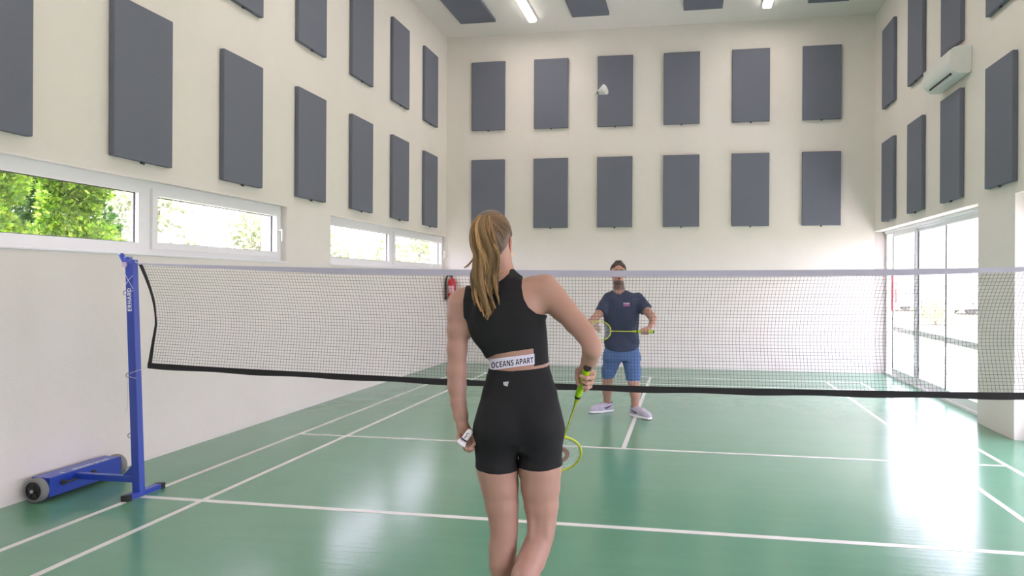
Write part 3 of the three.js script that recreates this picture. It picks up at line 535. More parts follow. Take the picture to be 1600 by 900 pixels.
  // strips that lie on the body, found by walking in from the camera's side
  const lay = (f, u, v, off) => { const a = P(u, v, D - 0.35), b = P(u, v, D + 0.1), d = b.clone().sub(a), L = d.length(); d.normalize(); let t = 0; for (let i = 0; i < 80; i++) { const q = f(a.x + d.x * t, a.y + d.y * t, a.z + d.z * t) - off; if (q < 0.0004 || t > L) break; t += q * 0.7; } return a.addScaledVector(d, t); };
  function patch(f, corners, n, m, off) {                        // corners tl tr br bl in pixels
    const g = new THREE.PlaneGeometry(1, 1, n, m), p = g.attributes.position;
    for (let j = 0; j <= m; j++) for (let i = 0; i <= n; i++) { const s = i / n, t = j / m, k = (c) => lerp(lerp(corners[0][c], corners[1][c], s), lerp(corners[3][c], corners[2][c], s), t); const q = lay(f, k(0), k(1), off); p.setXYZ(j * (n + 1) + i, q.x, q.y, q.z); }
    g.computeVertexNormals(); return g;
  }
  const cv = document.createElement('canvas'); cv.width = 512; cv.height = 96; const c2 = cv.getContext('2d');
  c2.fillStyle = '#e4dff0'; c2.fillRect(0, 0, 512, 96); c2.fillStyle = '#17151d'; c2.font = 'bold 70px sans-serif'; c2.textAlign = 'center'; c2.textBaseline = 'middle';
  c2.save(); c2.translate(256, 56); const tw = c2.measureText('OCEANS APART').width; c2.scale(478 / tw, 1); c2.fillText('OCEANS APART', 0, 0); c2.restore();
  const ct = new THREE.CanvasTexture(cv); ct.colorSpace = THREE.SRGBColorSpace;
  mesh('elastic_band', patch(trunk, [[764.5, 561.5], [835.5, 552.5], [836, 569], [765, 579]], 40, 5, 0.003), std(lin(1, 1, 1), 0.7, { map: ct, side: THREE.DoubleSide }), w).userData.label = 'white elastic band with dark lettering';
  { // small mark on the shorts
    const q = patch(hipF, [[786, 597], [795, 596], [793, 604], [787, 602]], 4, 4, 0.0008); mesh('brand_mark', q, std(lin(0.5, 0.56, 0.6), 0.6, { side: THREE.DoubleSide }), w);
  }
  // trainers, below the picture
  for (const [p, s] of [[fl, -1], [fr, 1]]) {
    const f = union([chain([[V(p.x, .05, p.z + .045), .042], [V(p.x + s * .01, .052, p.z - .06), .043], [V(p.x + s * .02, .042, p.z - .16), .036]], 0.03), cone(V(p.x, .06, p.z + .03), .044, V(p.x, .085, p.z + .02), .040)], .03);
    const sh = mesh('trainer', skin((x, y, z) => Math.max(f(x, y, z), .022 - y, y - .098), V(p.x - .09, 0, p.z - .22), V(p.x + .09, .12, p.z + .11), .006), M.shoe, w);
    mesh('sole', skin((x, y, z) => Math.max(f(x, Math.max(y, .045), z) - .003, y - .026, .001 - y), V(p.x - .09, -.01, p.z - .22), V(p.x + .09, .05, p.z + .11), .006), M.sole, sh);
  }
  // hair
  const hairCut = outline([[728, 318], [808, 318], [804, 366], [797, 371], [793.5, 385], [784, 399], [770, 407], [735, 404], [722, 360]]);
  const capF = (x, y, z) => Math.max(union([skull, jaw], .03)(x, y, z) - .008, hairCut(x, y), -(z - HC.z) - .05);
  const brown = (k) => lin(...[0.13, 0.083, 0.05].map((c) => c * k)), blond = (k) => lin(...[0.47, 0.29, 0.125].map((c) => c * k));
  mesh('hair', skin(capF, HC.clone().sub(V(.11, .14, .13)), HC.clone().add(V(.11, .13, .13)), .004, () => [0.12, 0.078, 0.048]), M.hair, w);
  const KN = P(757, 337, D - .075), hs = []; seed = 41;
  for (let i = 0; i < 520; i++) {                                // combed back over the scalp to the tie
    const th = rr(-2.3, 2.3), e = rr(-0.75, 0.45), dir = V(Math.sin(th) * Math.cos(e), Math.sin(e), Math.cos(th) * Math.cos(e)), kd = V((KN.x - HC.x) / .078, (KN.y - HC.y) / .107, (KN.z - HC.z) / .096).normalize();
    const start = V(HC.x + dir.x * .083, HC.y + dir.y * .112, HC.z + dir.z * .1); if (hairCut(start.x, start.y) > -.002 || start.z - HC.z < -.05) continue;
    const pts = []; for (let k = 0; k <= 9; k++) { const t = k / 9, q = dir.clone().lerp(kd, t).normalize(); const rad = 1.012 + 0.02 * rnd() * 0.3; pts.push(V(HC.x + q.x * .084 * rad, HC.y + q.y * .113 * rad, HC.z + q.z * .102 * rad)); }
    hs.push({ pts, r: (t) => .0012 * (0.5 + t * 0.7), c: brown(rr(0.8, 1.9)).lerp(blond(1), rnd() < .3 ? .5 : .12) });
  }
  mesh('combed_hair', strands(hs, 4), M.hair, w).userData.kind = 'stuff';
  const env = [[337, 748, 764], [348, 738, 768], [362, 735, 771], [380, 736.5, 775], [400, 740, 780.5], [420, 737, 780.5], [440, 733, 778.5], [460, 733.5, 778.5], [474, 737, 780], [486, 743, 779], [496, 751, 768], [500, 754, 762]];
  const E = (v, k) => { let j = 0; while (j < env.length - 2 && env[j + 1][0] < v) j++; const t = clamp((v - env[j][0]) / (env[j + 1][0] - env[j][0]), 0, 1); return lerp(env[j][k], env[j + 1][k], t); };
  const ps = [];
  const NL = 30, locks = []; for (let i = 0; i < NL; i++) locks.push({ s: lerp(-.95, .95, (i + .5) / NL) + rr(-.08, .08), ph: rr(0, 6.3), f: rr(.04, .075), amp: rr(2, 6.5), dep: rnd(), end: rr(-12, 6), tone: rnd() });
  for (const L of locks) for (let i = 0; i < 62; i++) {
    const oa = rr(0, 6.3), orr = Math.sqrt(rnd()), ox = Math.cos(oa) * orr, oz = Math.sin(oa) * orr, pts = [], end = Math.min(500, lerp(464, 500, Math.pow(Math.max(0, 1 - Math.abs(L.s - .1)), .6)) + L.end + rr(-6, 4)), fz = rr(0, 6.3);
    for (let k = 0; k <= 24; k++) {
      const v = lerp(337, end, k / 24), t = k / 24, c = (E(v, 1) + E(v, 2)) / 2, h = (E(v, 2) - E(v, 1)) / 2, on = Math.min(1, k / 7);
      const wv = L.amp * Math.sin((v - 337) * L.f + L.ph) * on + .7 * Math.sin(v * .13 + fz) * on, thick = 3.6 * Math.sin(Math.PI * Math.min(.93, .12 + t * .85)) + .5;
      const ss = clamp(L.s, -1, 1), dep = D - .092 - (.006 + .030 * L.dep) * Math.sqrt(Math.max(.1, 1 - .8 * ss * ss)) * Math.min(1, .35 + k / 8) - .010 * Math.cos((v - 337) * L.f + L.ph) * on + oz * .0075 * on + .012 * clamp((v - 380) / 60, 0, 1);
      pts.push(P(clamp(c + h * ss * .88 + wv + ox * thick, E(v, 1) - .5, E(v, 2) + .5), v, dep));
    }
    ps.push({ pts, r: (t) => .0011 * (1 - .55 * t * t), c: blond(lerp(.45, 1.5, L.tone) * rr(.75, 1.25)).lerp(brown(1.3), (L.dep < .35 ? .5 : .08) + .25 * rnd()) });
  }
  for (let i = 0; i < 14; i++) { const a = rr(0, 1); ps.push({ pts: [P(742, 398 + 4 * a, D - .09), P(737, 406 + 4 * a, D - .1), P(731, 413 + 4 * a, D - .1), P(725 + 2 * a, 418 + rr(-1, 1), D - .1)], r: .0009, c: blond(.8) }); }
  mesh('ponytail', strands(ps, 4), M.hair, w).userData.label = 'long wavy blond ponytail';
  mesh('ponytail_core', skin(chain([[P(757, 340, D - .08), .012], [P(753, 365, D - .095), .020], [P(759, 400, D - .09), .024], [P(757, 440, D - .085), .026], [P(757, 464, D - .085), .020], [P(758, 478, D - .085), .010]], .02), V(-.32, 1.2, 0), V(.1, 1.75, .2), .006, () => [0.2, 0.125, 0.062]), M.hair, w);
  const er = new THREE.TorusGeometry(.0085, .0016, 8, 24); er.rotateY(.5); const ep = P(798, 397, D - .006); er.translate(ep.x, ep.y, ep.z); mesh('hoop_earring', er, M.gold, w);
  // necklace round the neck
  { const pts = []; for (let i = 0; i <= 20; i++) { const u = lerp(770, 800, i / 20); pts.push(lay(union([limbs, headF], .015), u, 425 - 6 * (i / 20) + 5 * Math.sin(i / 20 * Math.PI), .0008)); } mesh('necklace', strands([{ pts, r: .0011 }], 5), M.gold, w); }

  const dirv = (a, b) => b.clone().sub(a);
  const r1 = racket('yellow racket hanging from the ponytailed player\'s lowered hand', true), b0 = at(918.5, 573, 2.715), b1 = at(872.5, 709, 3.045);
  const face = V(0, 0, 1).applyAxisAngle(V(0, 1, 0), YAW + 0.15); aim(r1, b0, dirv(b0, b1), face);
  const s1 = shuttle('shuttlecock with printed cork held in the ponytailed player\'s hand', true), c0 = at(736.5, 671.5, 2.735), c1 = at(722, 691, 2.73); aim(s1, c0, dirv(c0, c1), V(0, 0, 1));
  for (let i = 0; i < 5; i++) mesh('printed_letter', rbox(.0035, .0045, .0006, .0002, rr(-.003, .003), .016 + i * .0056, .01315), M.navyPrint, s1);
}
// the shuttlecock in flight, seen against the upper panels
{ const s = shuttle('white shuttlecock in flight high above the net', false), a = at(929.5, 147.5, 4.6), b = at(946, 139.5, 4.55); aim(s, a, b.sub(a), V(0, 0, 1)); }

// ------------------------------------------------------------ player beyond the net
{
  const D = 7.6, { o, P, px } = frameAt(970, D);
  const w = thing('person', 'person in navy T-shirt and blue denim shorts looking up beyond the net', 'person', [o.x, 0, o.z], YAW);
  const leg = (list, k = .02) => chain(list.map(([u, v, r, d]) => [P(u, v, d ?? D), px(r, d ?? D)]), k);
  // trunk, legs and arms
  const rows = [[458, 957, 979, .06], [464, 948, 996, .085], [476, 947, 997, .11], [495, 948, 994, .115], [515, 949, 993, .11], [532, 950, 992, .10], [545, 950, 991, .095], [554, 955, 987, .08]].map(([v, a, b, t]) => { const c = P((a + b) / 2, v, D); return [c.y, c.x, px((b - a) / 2), c.z, t]; });
  const torso = loft(rows);
  const legL = leg([[958, 552, 9.5, D], [953, 580, 8.6, 7.62], [949, 597, 7.6, 7.66], [948.8, 612, 7.4, 7.74], [948.8, 624, 5.6, 7.78], [949.5, 634, 4.9, 7.8]]);
  const legR = leg([[985, 552, 9.5, D], [988, 580, 9, 7.52], [990, 598, 8.4, 7.46], [992.5, 614, 8.2, 7.5], [992.5, 627, 6.0, 7.53], [992, 640, 5.0, 7.54]]);
  const armL = leg([[949, 468, 8.5], [943, 476, 8.2], [937, 489, 6.6, 7.5], [929, 498, 6.2, 7.4], [921.5, 505, 5.6, 7.32], [925, 508.5, 4.6, 7.2], [929, 510.5, 3.9, 7.1]], .012);
  const armR = leg([[995, 466, 9], [1002, 474, 8.2], [1010, 485, 6.8, 7.5], [1017, 493, 6.4, 7.42], [1020.5, 499, 6, 7.35], [1018.5, 507, 5.1, 7.2], [1015, 513, 4.2, 7.08]], .012);
  const neck = leg([[966.5, 440, 8.6], [967, 450, 8.6], [968, 460, 11]], .015);
  const HC = P(966, 428.5, D + .01), tilt = 0.2, ct = Math.cos(tilt), st = Math.sin(tilt);
  const inHead = (f) => (x, y, z) => { const a = x - HC.x, b = y - HC.y, c = z - HC.z; return f(a, b * ct + c * -st, b * st + c * ct); };   // the head tips back
  const H0 = V(0, 0, 0);
  const headL = union([ball(V(0, .02, -.008), .079, .098, .098), ball(V(0, -.05, .022), .062, .07, .068), ball(V(0, -.088, .052), .032, .028, .032), cone(V(0, .004, .088), .010, V(0, -.034, .112), .0135), ball(V(-.030, .026, .076), .026, .011, .02), ball(V(.030, .026, .076), .026, .011, .02), ball(V(0, -.062, .084), .024, .006, .010), ball(V(0, -.077, .082), .020, .007, .010), ball(V(-.082, -.008, -.008), .008, .03, .018), ball(V(.082, -.008, -.008), .008, .03, .018)], .016);
  const mouth = ball(V(0, -.069, .094), .018, .004, .012), sockL = ball(V(-.030, .008, .096), .015, .009, .014), sockR = ball(V(.030, .008, .096), .015, .009, .014);
  const head = inHead((x, y, z) => Math.max(headL(x, y, z), -mouth(x, y, z), -sockL(x, y, z) * 1));
  const eyes = inHead(union([ball(V(-.030, .008, .078), .013, .013, .013), ball(V(.030, .008, .078), .013, .013, .013)], .001));
  const lat = (x, y, z) => { const a = x - HC.x, b = y - HC.y, c = z - HC.z; return [a, b * ct - c * st, b * st + c * ct]; };
  const headTone = (x, y, z) => {
    const [a, b, c] = lat(x, y, z); let k = [1.02, .97, .95];
    const chin = b < -.088 && c > -.005 && !(Math.abs(a) < .022 && b > -.084 && b < -.056), lip = Math.abs(a) < .02 && b > -.084 && b < -.058 && c > .06;
    if (chin) k = [.30, .30, .33]; if (lip) k = [.95, .62, .62]; if (c > .06 && b > .022 && b < .036 && Math.abs(Math.abs(a) - .03) < .022) k = [.25, .25, .28];
    if (Math.abs(a) < .017 && b > -.0725 && b < -.0655 && c > .06) k = [.18, .10, .10]; return k;
  };
  const fin = (list) => chain(list.map(([u, v, d, r]) => [P(u, v, d), r]), .004);
  const RD = 7.0;
  const handR = union([chain([[P(1015, 513, 7.08), .03], [P(1011, 516, 7.05), .033], [P(1009, 518, 7.045), .032]], .02),
    ...[0, 1, 2, 3].map((i) => fin([[1003.5 + 3.1 * i, 513, 7.03, .0095], [1003.2 + 3.1 * i, 513.8, 6.985, .0095], [1003 + 3.1 * i, 518, 6.968, .0092], [1003.2 + 3.1 * i, 521.6, 6.985, .0088], [1003.6 + 3.1 * i, 521.5, 7.015, .0082]])),
    fin([[1008, 514, 7.06, .011], [1002, 515.5, 7.03, .0105], [999, 518, 7.0, .0095]])], .006);
  const handL = union([chain([[P(929, 510.5, 7.1), .026], [P(932, 512, 7.06), .03]], .02), ...[0, 1, 2, 3].map((i) => fin([[933, 509.5 + 2.4 * i, 7.05, .0092], [936.5, 510 + 2.6 * i, 7.035, .009], [938, 511.5 + 2.6 * i, 7.05, .0082]])), fin([[931, 509, 7.05, .01], [933, 505.5, 7.03, .0095], [935.5, 504.5, 7.03, .0085]])], .006);
  const tone = (x, y, z) => { const v = .93 + .12 * nMid[((Math.floor((y + 3) * 60) & 255) * 256) + (Math.floor((x + 3) * 60) & 255)]; return [v, v * .98, v * .96]; };
  const feet = [];
  const bodyF = union([torso, legL, legR, armL, armR, neck], .02);
  const box = (pts, m) => { const b = new THREE.Box3().setFromPoints(pts).expandByScalar(m); return [b.min, b.max]; };
  mesh('body', mergeGeometries([skin(bodyF, V(-.42, .0, -.4), V(.48, 1.6, .62), .0105, tone), skin(union([head, neck], .02), HC.clone().sub(V(.12, .17, .16)), HC.clone().add(V(.12, .16, .17)), .0042, headTone),
    skin(handR, ...box([P(1000, 510, 6.95), P(1018, 525, 7.1)], .03), .0042, tone), skin(handL, ...box([P(926, 503, 7.0), P(941, 522, 7.12)], .03), .0042, tone)]), M.skin, w);
  for (const k of [-1, 1]) { const e = new THREE.SphereGeometry(.013, 14, 10); e.translate(k * .030, .008, .078); e.rotateX(-tilt); e.translate(HC.x, HC.y, HC.z); mesh('eye', e, std(lin(.5, .48, .46), .3), w); }
  // hair
  const hairF = inHead((x, y, z) => Math.max(ball(V(0, .028, -.014), .089, .107, .105)(x, y, z), -(y - .06) + (z > .0 ? Math.min(.0, -z * .0) : z * .9 + .0) + (z > 0 ? -.0 : 0), -(ball(V(0, .0, .075), .062, .088, .075)(x, y, z))));
  seed = 77; const hl = [];
  for (let i = 0; i < 420; i++) { const a = rr(-2.6, 2.6), e = rr(.25, 1.45), dx = Math.sin(a) * Math.cos(e), dy = Math.sin(e), dz = Math.cos(a) * Math.cos(e); const q = V(dx * .086, .028 + dy * .104, -.014 + dz * .1); if (q.z > .06 && q.y < .095) continue; const g = V(q.x, q.y * ct + q.z * st, -q.y * st + q.z * ct).add(HC), up = V(dx * .4 + .25, .8, -.5 + dz * .3).multiplyScalar(rr(.012, e > 1.05 ? .038 : .022)); hl.push({ pts: [g, g.clone().addScaledVector(up, .5).add(V(0, .002, 0)), g.clone().add(up)], r: (t) => .0024 * (1 - .7 * t), c: lin(.045, .03, .02).multiplyScalar(rr(.7, 1.6)) }); }
  mesh('hair', mergeGeometries([skin(hairF, HC.clone().sub(V(.13, .17, .17)), HC.clone().add(V(.13, .17, .17)), .006, () => [.04, .028, .02]), strands(hl, 4)].map((g) => { g.deleteAttribute('uv'); return g; })), M.hair, w);
  // T-shirt
  const srows = [[453.5, 956.5, 979.5, .075], [457, 951, 988, .09], [461, 946, 997, .105], [468, 943, 1002, .125], [480, 943.5, 999, .138], [495, 943.5, 998, .14], [512, 944.5, 997.5, .135], [528, 944.5, 998, .135], [540, 944, 998.5, .14], [548, 945, 998, .14]].map(([v, a, b, t]) => { const c = P((a + b) / 2, v, D); return [c.y, c.x, px((b - a) / 2), c.z, t]; });
  const sleeve = (a, b, cutD) => { const f = cone(a[0], a[1], b[0], b[1]), d = b[0].clone().sub(a[0]).normalize(), e = b[0]; return (x, y, z) => Math.max(f(x, y, z), (x - e.x) * d.x + (y - e.y) * d.y + (z - e.z) * d.z); };
  const sl = sleeve([P(950, 469, D), px(10)], [P(937.5, 488.5, 7.5), px(9.3)]), sr = sleeve([P(995, 468, D), px(10.5)], [P(1009.5, 484, 7.5), px(9.6)]);
  const shirtLoft = loft(srows, 2.4), neckHole = cone(P(967, 430, D), px(9.4), P(967, 455.5, D - .03), px(9.6));
  const fold = (x, y, z) => .006 * Math.sin(x * 26 + y * 17 + 2 * Math.sin(y * 9)) * Math.sin(y * 11 + x * 8 + 1) + .004 * Math.sin(y * 31 - x * 22) * Math.max(0, Math.sin(y * 5));
  const hem = P(968, 546.5, D).y, hcx = P(970, 546, D).x;
  const shirtF = (x, y, z) => Math.max(smin(smin(shirtLoft(x, y, z), sl(x, y, z), .03), sr(x, y, z), .03) + fold(x, y, z), -neckHole(x, y, z), hem - .012 + .9 * (x - hcx) ** 2 - y);
  mesh('t_shirt', skin(shirtF, V(-.36, .62, -.3), V(.42, 1.5, .34), .0072), M.navy, w).userData.label = 'navy blue short-sleeved T-shirt';
  const lay = (f, u, v, off) => { const a = P(u, v, D - .6), b = P(u, v, D + .2), d = b.clone().sub(a), L = d.length(); d.normalize(); let t = 0; for (let i = 0; i < 120; i++) { const q = f(a.x + d.x * t, a.y + d.y * t, a.z + d.z * t) - off; if (q < .0006 || t > L) break; t += q * .6; } return a.addScaledVector(d, t); };
  const patch = (f, c, off, n = 6, m = 2) => { const g = new THREE.PlaneGeometry(1, 1, n, m), p = g.attributes.position; for (let j = 0; j <= m; j++) for (let i = 0; i <= n; i++) { const q = lay(f, lerp(c[0], c[2], i / n), lerp(c[1], c[3], j / m), off); p.setXYZ(j * (n + 1) + i, q.x, q.y, q.z); } g.computeVertexNormals(); return g; };
  const dbl = (c) => std(c, .7, { side: THREE.DoubleSide });
  for (let i = 0; i < 5; i++) mesh('chest_print', patch(shirtF, [974.2 + i * 2, 473.2, 975.7 + i * 2, 475.4], .003, 2, 2), dbl(lin(.75, .55, .68)), w);
  mesh('chest_print', patch(shirtF, [974, 476.4, 984.2, 478.4], .003), dbl(lin(.45, .09, .25)), w);
  // denim shorts
  const shRows = [[533, 949, 993, .115], [542, 945, 998, .128], [553, 942.5, 1000, .132], [562, 942, 1000.5, .125]].map(([v, a, b, t]) => { const c = P((a + b) / 2, v, D); return [c.y, c.x, px((b - a) / 2), c.z, t]; });
  const cut = (f, v, d) => { const y0 = P(970, v, d).y; return (x, y, z) => Math.max(f(x, y, z), y0 - y); };
  const shL = cut(chain([[P(957, 560, D), px(14.4)], [P(952, 578, 7.63), px(11.2)], [P(949.3, 600, 7.66), px(8.9)]], .02), 590.3, 7.65), shR = cut(chain([[P(985.5, 560, D), px(14.8)], [P(988.5, 578, 7.53), px(12.2)], [P(990, 602, 7.46), px(10.4)]], .02), 594.2, 7.48);
  const shortF = (x, y, z) => smin(smin(loft2(x, y, z), shL(x, y, z), .025), shR(x, y, z), .025) + .4 * fold(x, y, z), loft2 = loft(shRows, 2.4);
  mesh('denim_shorts', skin(shortF, V(-.34, .3, -.32), V(.36, .88, .4), .0072), M.denim, w).userData.label = 'blue denim shorts to the knee';
  // trainers
  const shoe = (toe, heel, ank) => {
    const t = P(...toe), h = P(...heel), a = ank; t.y = h.y = 0; const d = t.clone().sub(h), L = d.length(); d.normalize(); const s = V(-d.z, 0, d.x); if (s.z < 0) s.negate(); const at2 = (f, y, k = 0) => h.clone().addScaledVector(d, f * L).addScaledVector(s, k).setY(y);
    const f = union([chain([[at2(.13, .052), .036], [at2(.32, .058), .040], [at2(.6, .05), .041], [at2(.82, .04), .036], [at2(.9, .036), .03]], .03), cone(at2(.16, .06), .038, at2(.15, .098), .035), cone(at2(.3, .075), .034, at2(.62, .052), .036)], .03);
    const b = [V(Math.min(t.x, h.x) - .1, -.02, Math.min(t.z, h.z) - .1), V(Math.max(t.x, h.x) + .1, .15, Math.max(t.z, h.z) + .1)], cy = at2(.15, .128), hole = ball(cy, .034, .034, .034);
    const sh = mesh('trainer', skin((x, y, z) => Math.max(f(x, y, z), .02 - y, y - .108 - .0, -hole(x, y, z)), ...b, .005), M.shoe, w);
    const out = (x, y, z) => Math.max(f(x, Math.max(y, .044), z) - .004, y - .026, .0015 - y); mesh('sole', skin(out, ...b, .005), M.sole, sh);
    const tread = (x, y, z) => Math.max(f(x, Math.max(y, .044), z) - .0055, y - .008, .0005 - y, -((x - h.x) * d.x + (z - h.z) * d.z - L * .72)); mesh('toe_tread', skin(tread, ...b, .004), M.blackPlastic, sh);
    const col = new THREE.TorusGeometry(.034, .006, 8, 24); col.rotateX(Math.PI / 2); col.translate(cy.x, .104, cy.z); mesh('collar', col, M.navyPrint, sh);
    for (let i = 0; i < 3; i++) { const c = at2(.34 + i * .09, .098 - i * .008), q = [c.clone().addScaledVector(s, -.025).setY(c.y - .012), c.clone().setY(c.y + .004), c.clone().addScaledVector(s, .025).setY(c.y - .012)]; mesh('lace', strands([{ pts: new THREE.CatmullRomCurve3(q).getPoints(8), r: .003 }], 5), M.sole, sh); }
    // curved tick on the flank
    const g = new THREE.PlaneGeometry(1, 1, 14, 4), gp = g.attributes.position;
    for (let i = 0; i <= 14; i++) for (let j = 0; j <= 4; j++) {
      const k = i / 14, low = k < .25 ? .040 + (.25 - k) * .10 : .040 + .055 * (k - .25), thick = .020 * (k < .3 ? k / .3 : (1 - k) / .7), q = at2(lerp(.52, .06, k), low + thick * (j / 4), .1);
      for (let m = 0; m < 80; m++) { const e = f(q.x, q.y, q.z) - .0022; if (e < .0003) break; q.addScaledVector(s, -e * .7); } gp.setXYZ(j * 15 + i, q.x, q.y, q.z);
    }
    g.computeVertexNormals(); mesh('tick_mark', g, M.tick, sh);
    return sh;
  };
  shoe([922, 646, 7.68], [957.5, 641, 7.83]); shoe([1016.5, 657.5, 7.32], [986.5, 647, 7.60]);
  const r2 = racket('yellow racket held across the navy T-shirted player\'s waist', false), b0 = at(1022, 518.5, RD), b1 = at(934.5, 517, RD); aim(r2, b0, b1.sub(b0), V(.15, .1, 1));
}

// ------------------------------------------------------------ outside
structure('lawn', bx(WR + T + 2.6, 70, -0.3, -0.15, -70, 60), M.grass, 'sunlit lawn beyond the glazed doors');
structure('terrace', bx(WR + T, WR + T + 2.6, -0.3, -0.03, -70, 60), M.paving, 'pale terrace outside the glazed doors');
structure('ground', bx(-70, WL - T, -0.3, -0.15, -70, 60), M.grass, 'dry grass outside the strip windows');
const leafMat = (c) => phy(c, 0.75, { vertexColors: true, side: THREE.DoubleSide, transmission: 0.25, thickness: 0 });
// sprays of small leaves over lobes: each lobe [x, y, z, r]
function foliage(lobes, n, size, thin, tones) {
  const pos = [], nor = [], col = [];
  for (const [cx, cy, cz, r] of lobes) for (let i = 0; i < n; i++) {
    const a = rr(0, 6.283), e = Math.asin(rr(-.75, 1)), rad = r * Math.pow(rr(.35, 1), .45), d = V(Math.cos(e) * Math.cos(a), Math.sin(e), Math.cos(e) * Math.sin(a)), c = V(cx, cy, cz).addScaledVector(d, rad);
    const up = d.clone().add(V(rr(-.6, .6), rr(-.1, .9), rr(-.6, .6))).normalize(), sd = V(rr(-1, 1), rr(-1, 1), rr(-1, 1)).cross(up).normalize(), t = tones[Math.floor(rnd() * tones.length)], k = rr(.75, 1.25), L = size * rr(.6, 1.3), W = L * thin;
    const nn = sd.clone().cross(up);
    for (const [b, h] of [[-.5, 0], [0, .12], [.5, -.1]]) {      // three blades of one spray
      const u2 = up.clone().addScaledVector(sd, b).normalize(), s2 = u2.clone().cross(nn).normalize(), A = c.clone(), T2 = c.clone().addScaledVector(u2, L * (1 + h)), m = c.clone().addScaledVector(u2, L * .5);
      const B = m.clone().addScaledVector(s2, W), C = m.clone().addScaledVector(s2, -W);
      for (const p of [A, B, T2, A, T2, C]) { pos.push(p.x, p.y, p.z); nor.push(nn.x, nn.y, nn.z); col.push(t[0] * k, t[1] * k, t[2] * k); }
    }
  }
  const g = new THREE.BufferGeometry(); g.setAttribute('position', new THREE.Float32BufferAttribute(pos, 3)); g.setAttribute('normal', new THREE.Float32BufferAttribute(nor, 3)); g.setAttribute('color', new THREE.Float32BufferAttribute(col, 3)); return g;
}
function tree(name, label, x, z, lobes, n, size, thin, tones, trunkR, trunkH, group) {
  const t = thing(name, label, 'tree', [x, -0.15, z], 0, group); seed = Math.floor(1000 + (x * 37 + z * 91) ** 2) % 99991;
  mesh('trunk', clean([cyl(trunkR, trunkR * .6, V(0, 0, 0), V(trunkR * .5, trunkH, 0), 9), cyl(trunkR * .5, trunkR * .25, V(0, trunkH * .75, 0), V(lobes[0][0] * .6, lobes[0][1], lobes[0][2] * .6), 7), cyl(trunkR * .5, trunkR * .25, V(0, trunkH * .7, 0), V(lobes[1][0] * .6, lobes[1][1], lobes[1][2] * .6), 7)]), M.bark, t);
  const f = mesh('foliage', foliage(lobes, n, size, thin, tones), leafMat(lin(1, 1, 1)), t); f.userData.kind = 'stuff'; return t;
}
const blob = (n, rx, y0, y1, r, s0) => { seed = s0; const l = []; for (let i = 0; i < n; i++) { const a = rr(0, 6.283), q = Math.sqrt(rnd()), y = rr(y0, y1), w = 1 - .5 * (y - y0) / (y1 - y0); l.push([Math.cos(a) * q * rx * w, y, Math.sin(a) * q * rx * w, r * rr(.7, 1.25)]); } return l; };
const conifer = [[.14, .30, .015], [.22, .42, .02], [.08, .2, .012], [.34, .5, .04], [.18, .30, .04]];
tree('conifer_tree', 'bright green feathery conifer outside the strip window near the net post', -6.3, -1.78, blob(40, .36, .3, 3.8, .32, 11), 950, .055, .16, conifer, .035, 1.3, 'conifers outside the strip windows');
tree('conifer_tree', 'yellow-green feathery conifer outside, next along from the bright green one', -6.5, -2.97, blob(38, .27, .3, 3.5, .28, 12), 900, .055, .16, conifer, .035, 1.3, 'conifers outside the strip windows');
tree('conifer_tree', 'tall dark green conifer set back behind the two feathery ones', -8.3, -4.2, blob(60, .7, .3, 4.6, .42, 13), 700, .075, .16, [[.03, .11, .012], [.045, .15, .014], [.08, .2, .02]], .06, 1.6, 'conifers outside the strip windows');
const olive = [[.30, .36, .2], [.40, .46, .27], [.26, .33, .16], [.38, .37, .28]];
const OL = ['pale olive tree just past the conifers outside', 'pale spreading olive tree outside the first strip window', 'pale olive tree outside between the two strip windows', 'low pale olive tree outside the second strip window', 'tall pale olive tree seen through the second strip window', 'pale olive tree farthest out in the dry grass'];
[[-13.5, -8.6, 1.7, 4.0], [-14.5, -13.4, 1.8, 4.4], [-14, -18.3, 1.8, 3.9], [-15, -23.5, 1.9, 3.9], [-14, -28.8, 1.9, 3.3], [-14.5, -34.4, 2.0, 3.9]].forEach(([x, z, rx, h], i) =>
  tree('olive_tree', OL[i], x, z, blob(30, rx, h * .4, h, .6, 30 + i), 110, .16, .16, olive, .13, h * .5, 'olive trees outside the strip windows'));
// tree belt beyond the lawn, made tall to dim sky reflected in the floor
const PT = ['behind the pink shrub', 'behind the white parked car', 'at the far corner of the lawn', 'out past the pillar', 'out past the second doors', 'out past the third doors'];
[[10.5, -53], [25.5, -49], [39, -39], [38, -24], [38, -9], [38, 6]].forEach(([x, z], i) =>
  tree('park_tree', 'pale leafy park tree ' + PT[i], x, z, blob(44, 4.8, 2.4, 13, 2.0, 80 + i), 130, .42, .3, [[.40, .43, .31], [.48, .52, .36], [.34, .38, .26]], .3, 3.5, 'park trees beyond the lawn'));
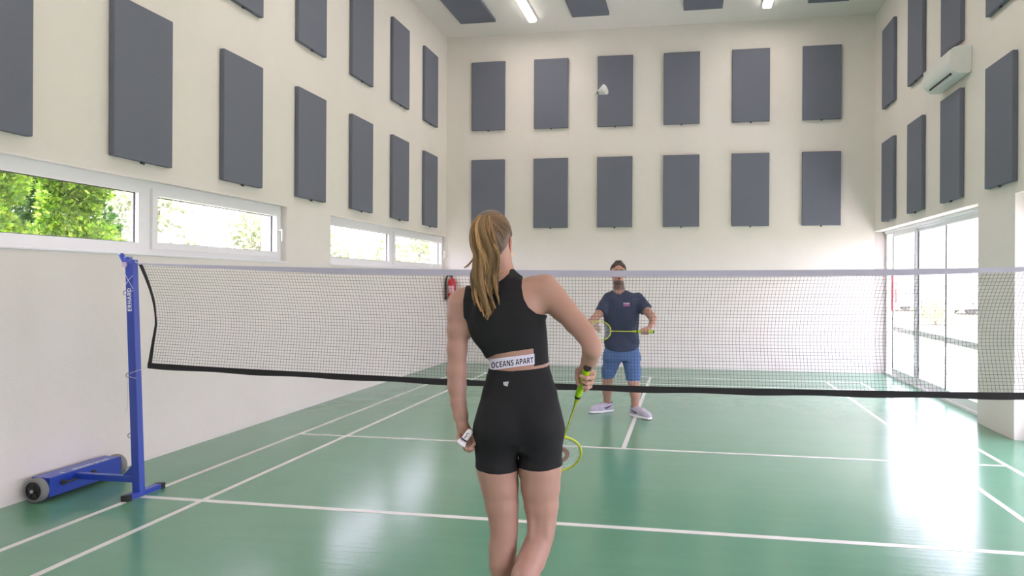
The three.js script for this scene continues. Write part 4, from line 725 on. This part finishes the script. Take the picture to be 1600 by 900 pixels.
// a flowering shrub and a yellow shrub at the edge of the lawn, hedge and cars beyond
{ const s = thing('shrub', 'pink flowering shrub at the edge of the lawn', 'shrub', [8.4, -0.15, -25.8]); seed = 5; mesh('stem', cyl(.05, .03, V(0, 0, 0), V(0, .8, 0), 7), M.bark, s); mesh('foliage', foliage(blob(9, .5, .9, 1.5, .3, 61), 90, .13, .3, [[.75, .35, .5], [.8, .45, .6], [.5, .5, .3]]), leafMat(lin(1, 1, 1)), s).userData.kind = 'stuff'; }
{ const s = thing('shrub', 'low yellow leaved shrub at the edge of the lawn', 'shrub', [10.2, -0.15, -25.6]); seed = 6; mesh('stem', cyl(.05, .03, V(0, 0, 0), V(0, .4, 0), 7), M.bark, s); mesh('foliage', foliage(blob(8, .6, .3, .7, .3, 62), 90, .13, .3, [[.75, .68, .34], [.7, .72, .4]]), leafMat(lin(1, 1, 1)), s).userData.kind = 'stuff'; }
[[12.8, -41, .3, [.45, .48, .62]], [16.6, -37.5, .25, [.8, .8, .82]]].forEach(([x, z, t, c], i) => {
  const g = thing('car', ['blue-grey car parked far beyond the lawn', 'white car parked far beyond the lawn', 'silver car parked far beyond the lawn'][i], 'car', [x, -0.15, z], t);
  const s = new THREE.Shape([[-2.1, .3], [-2.15, .75], [-1.9, .9], [-1.2, .97], [-.55, 1.42], [.9, 1.45], [1.6, 1.0], [2.1, .9], [2.15, .35]].map((p) => new THREE.Vector2(...p))), e = new THREE.ExtrudeGeometry(s, { depth: 1.6, bevelEnabled: true, bevelSize: .05, bevelThickness: .08, bevelSegments: 2 }); e.translate(0, 0, -.8);
  mesh('body', e, phy(lin(...c), .3, { clearcoat: .6 }), g);
  for (const zz of [-.885, .885]) { const q = new THREE.Shape([[-1.05, 1.0], [-.5, 1.36], [.85, 1.38], [1.35, 1.0]].map((p) => new THREE.Vector2(...p))), w2 = new THREE.ExtrudeGeometry(q, { depth: .01, bevelEnabled: false }); w2.translate(0, 0, zz - .005); mesh('side_window', w2, std(lin(.2, .21, .24), .2), g); }
  for (const x2 of [-1.35, 1.35]) for (const zz of [-.78, .78]) mesh('wheel', cyl(.32, .32, V(x2, .32, zz - .1), V(x2, .32, zz + .1), 20), M.blackPlastic, g);
});
renderer.render(scene, camera);
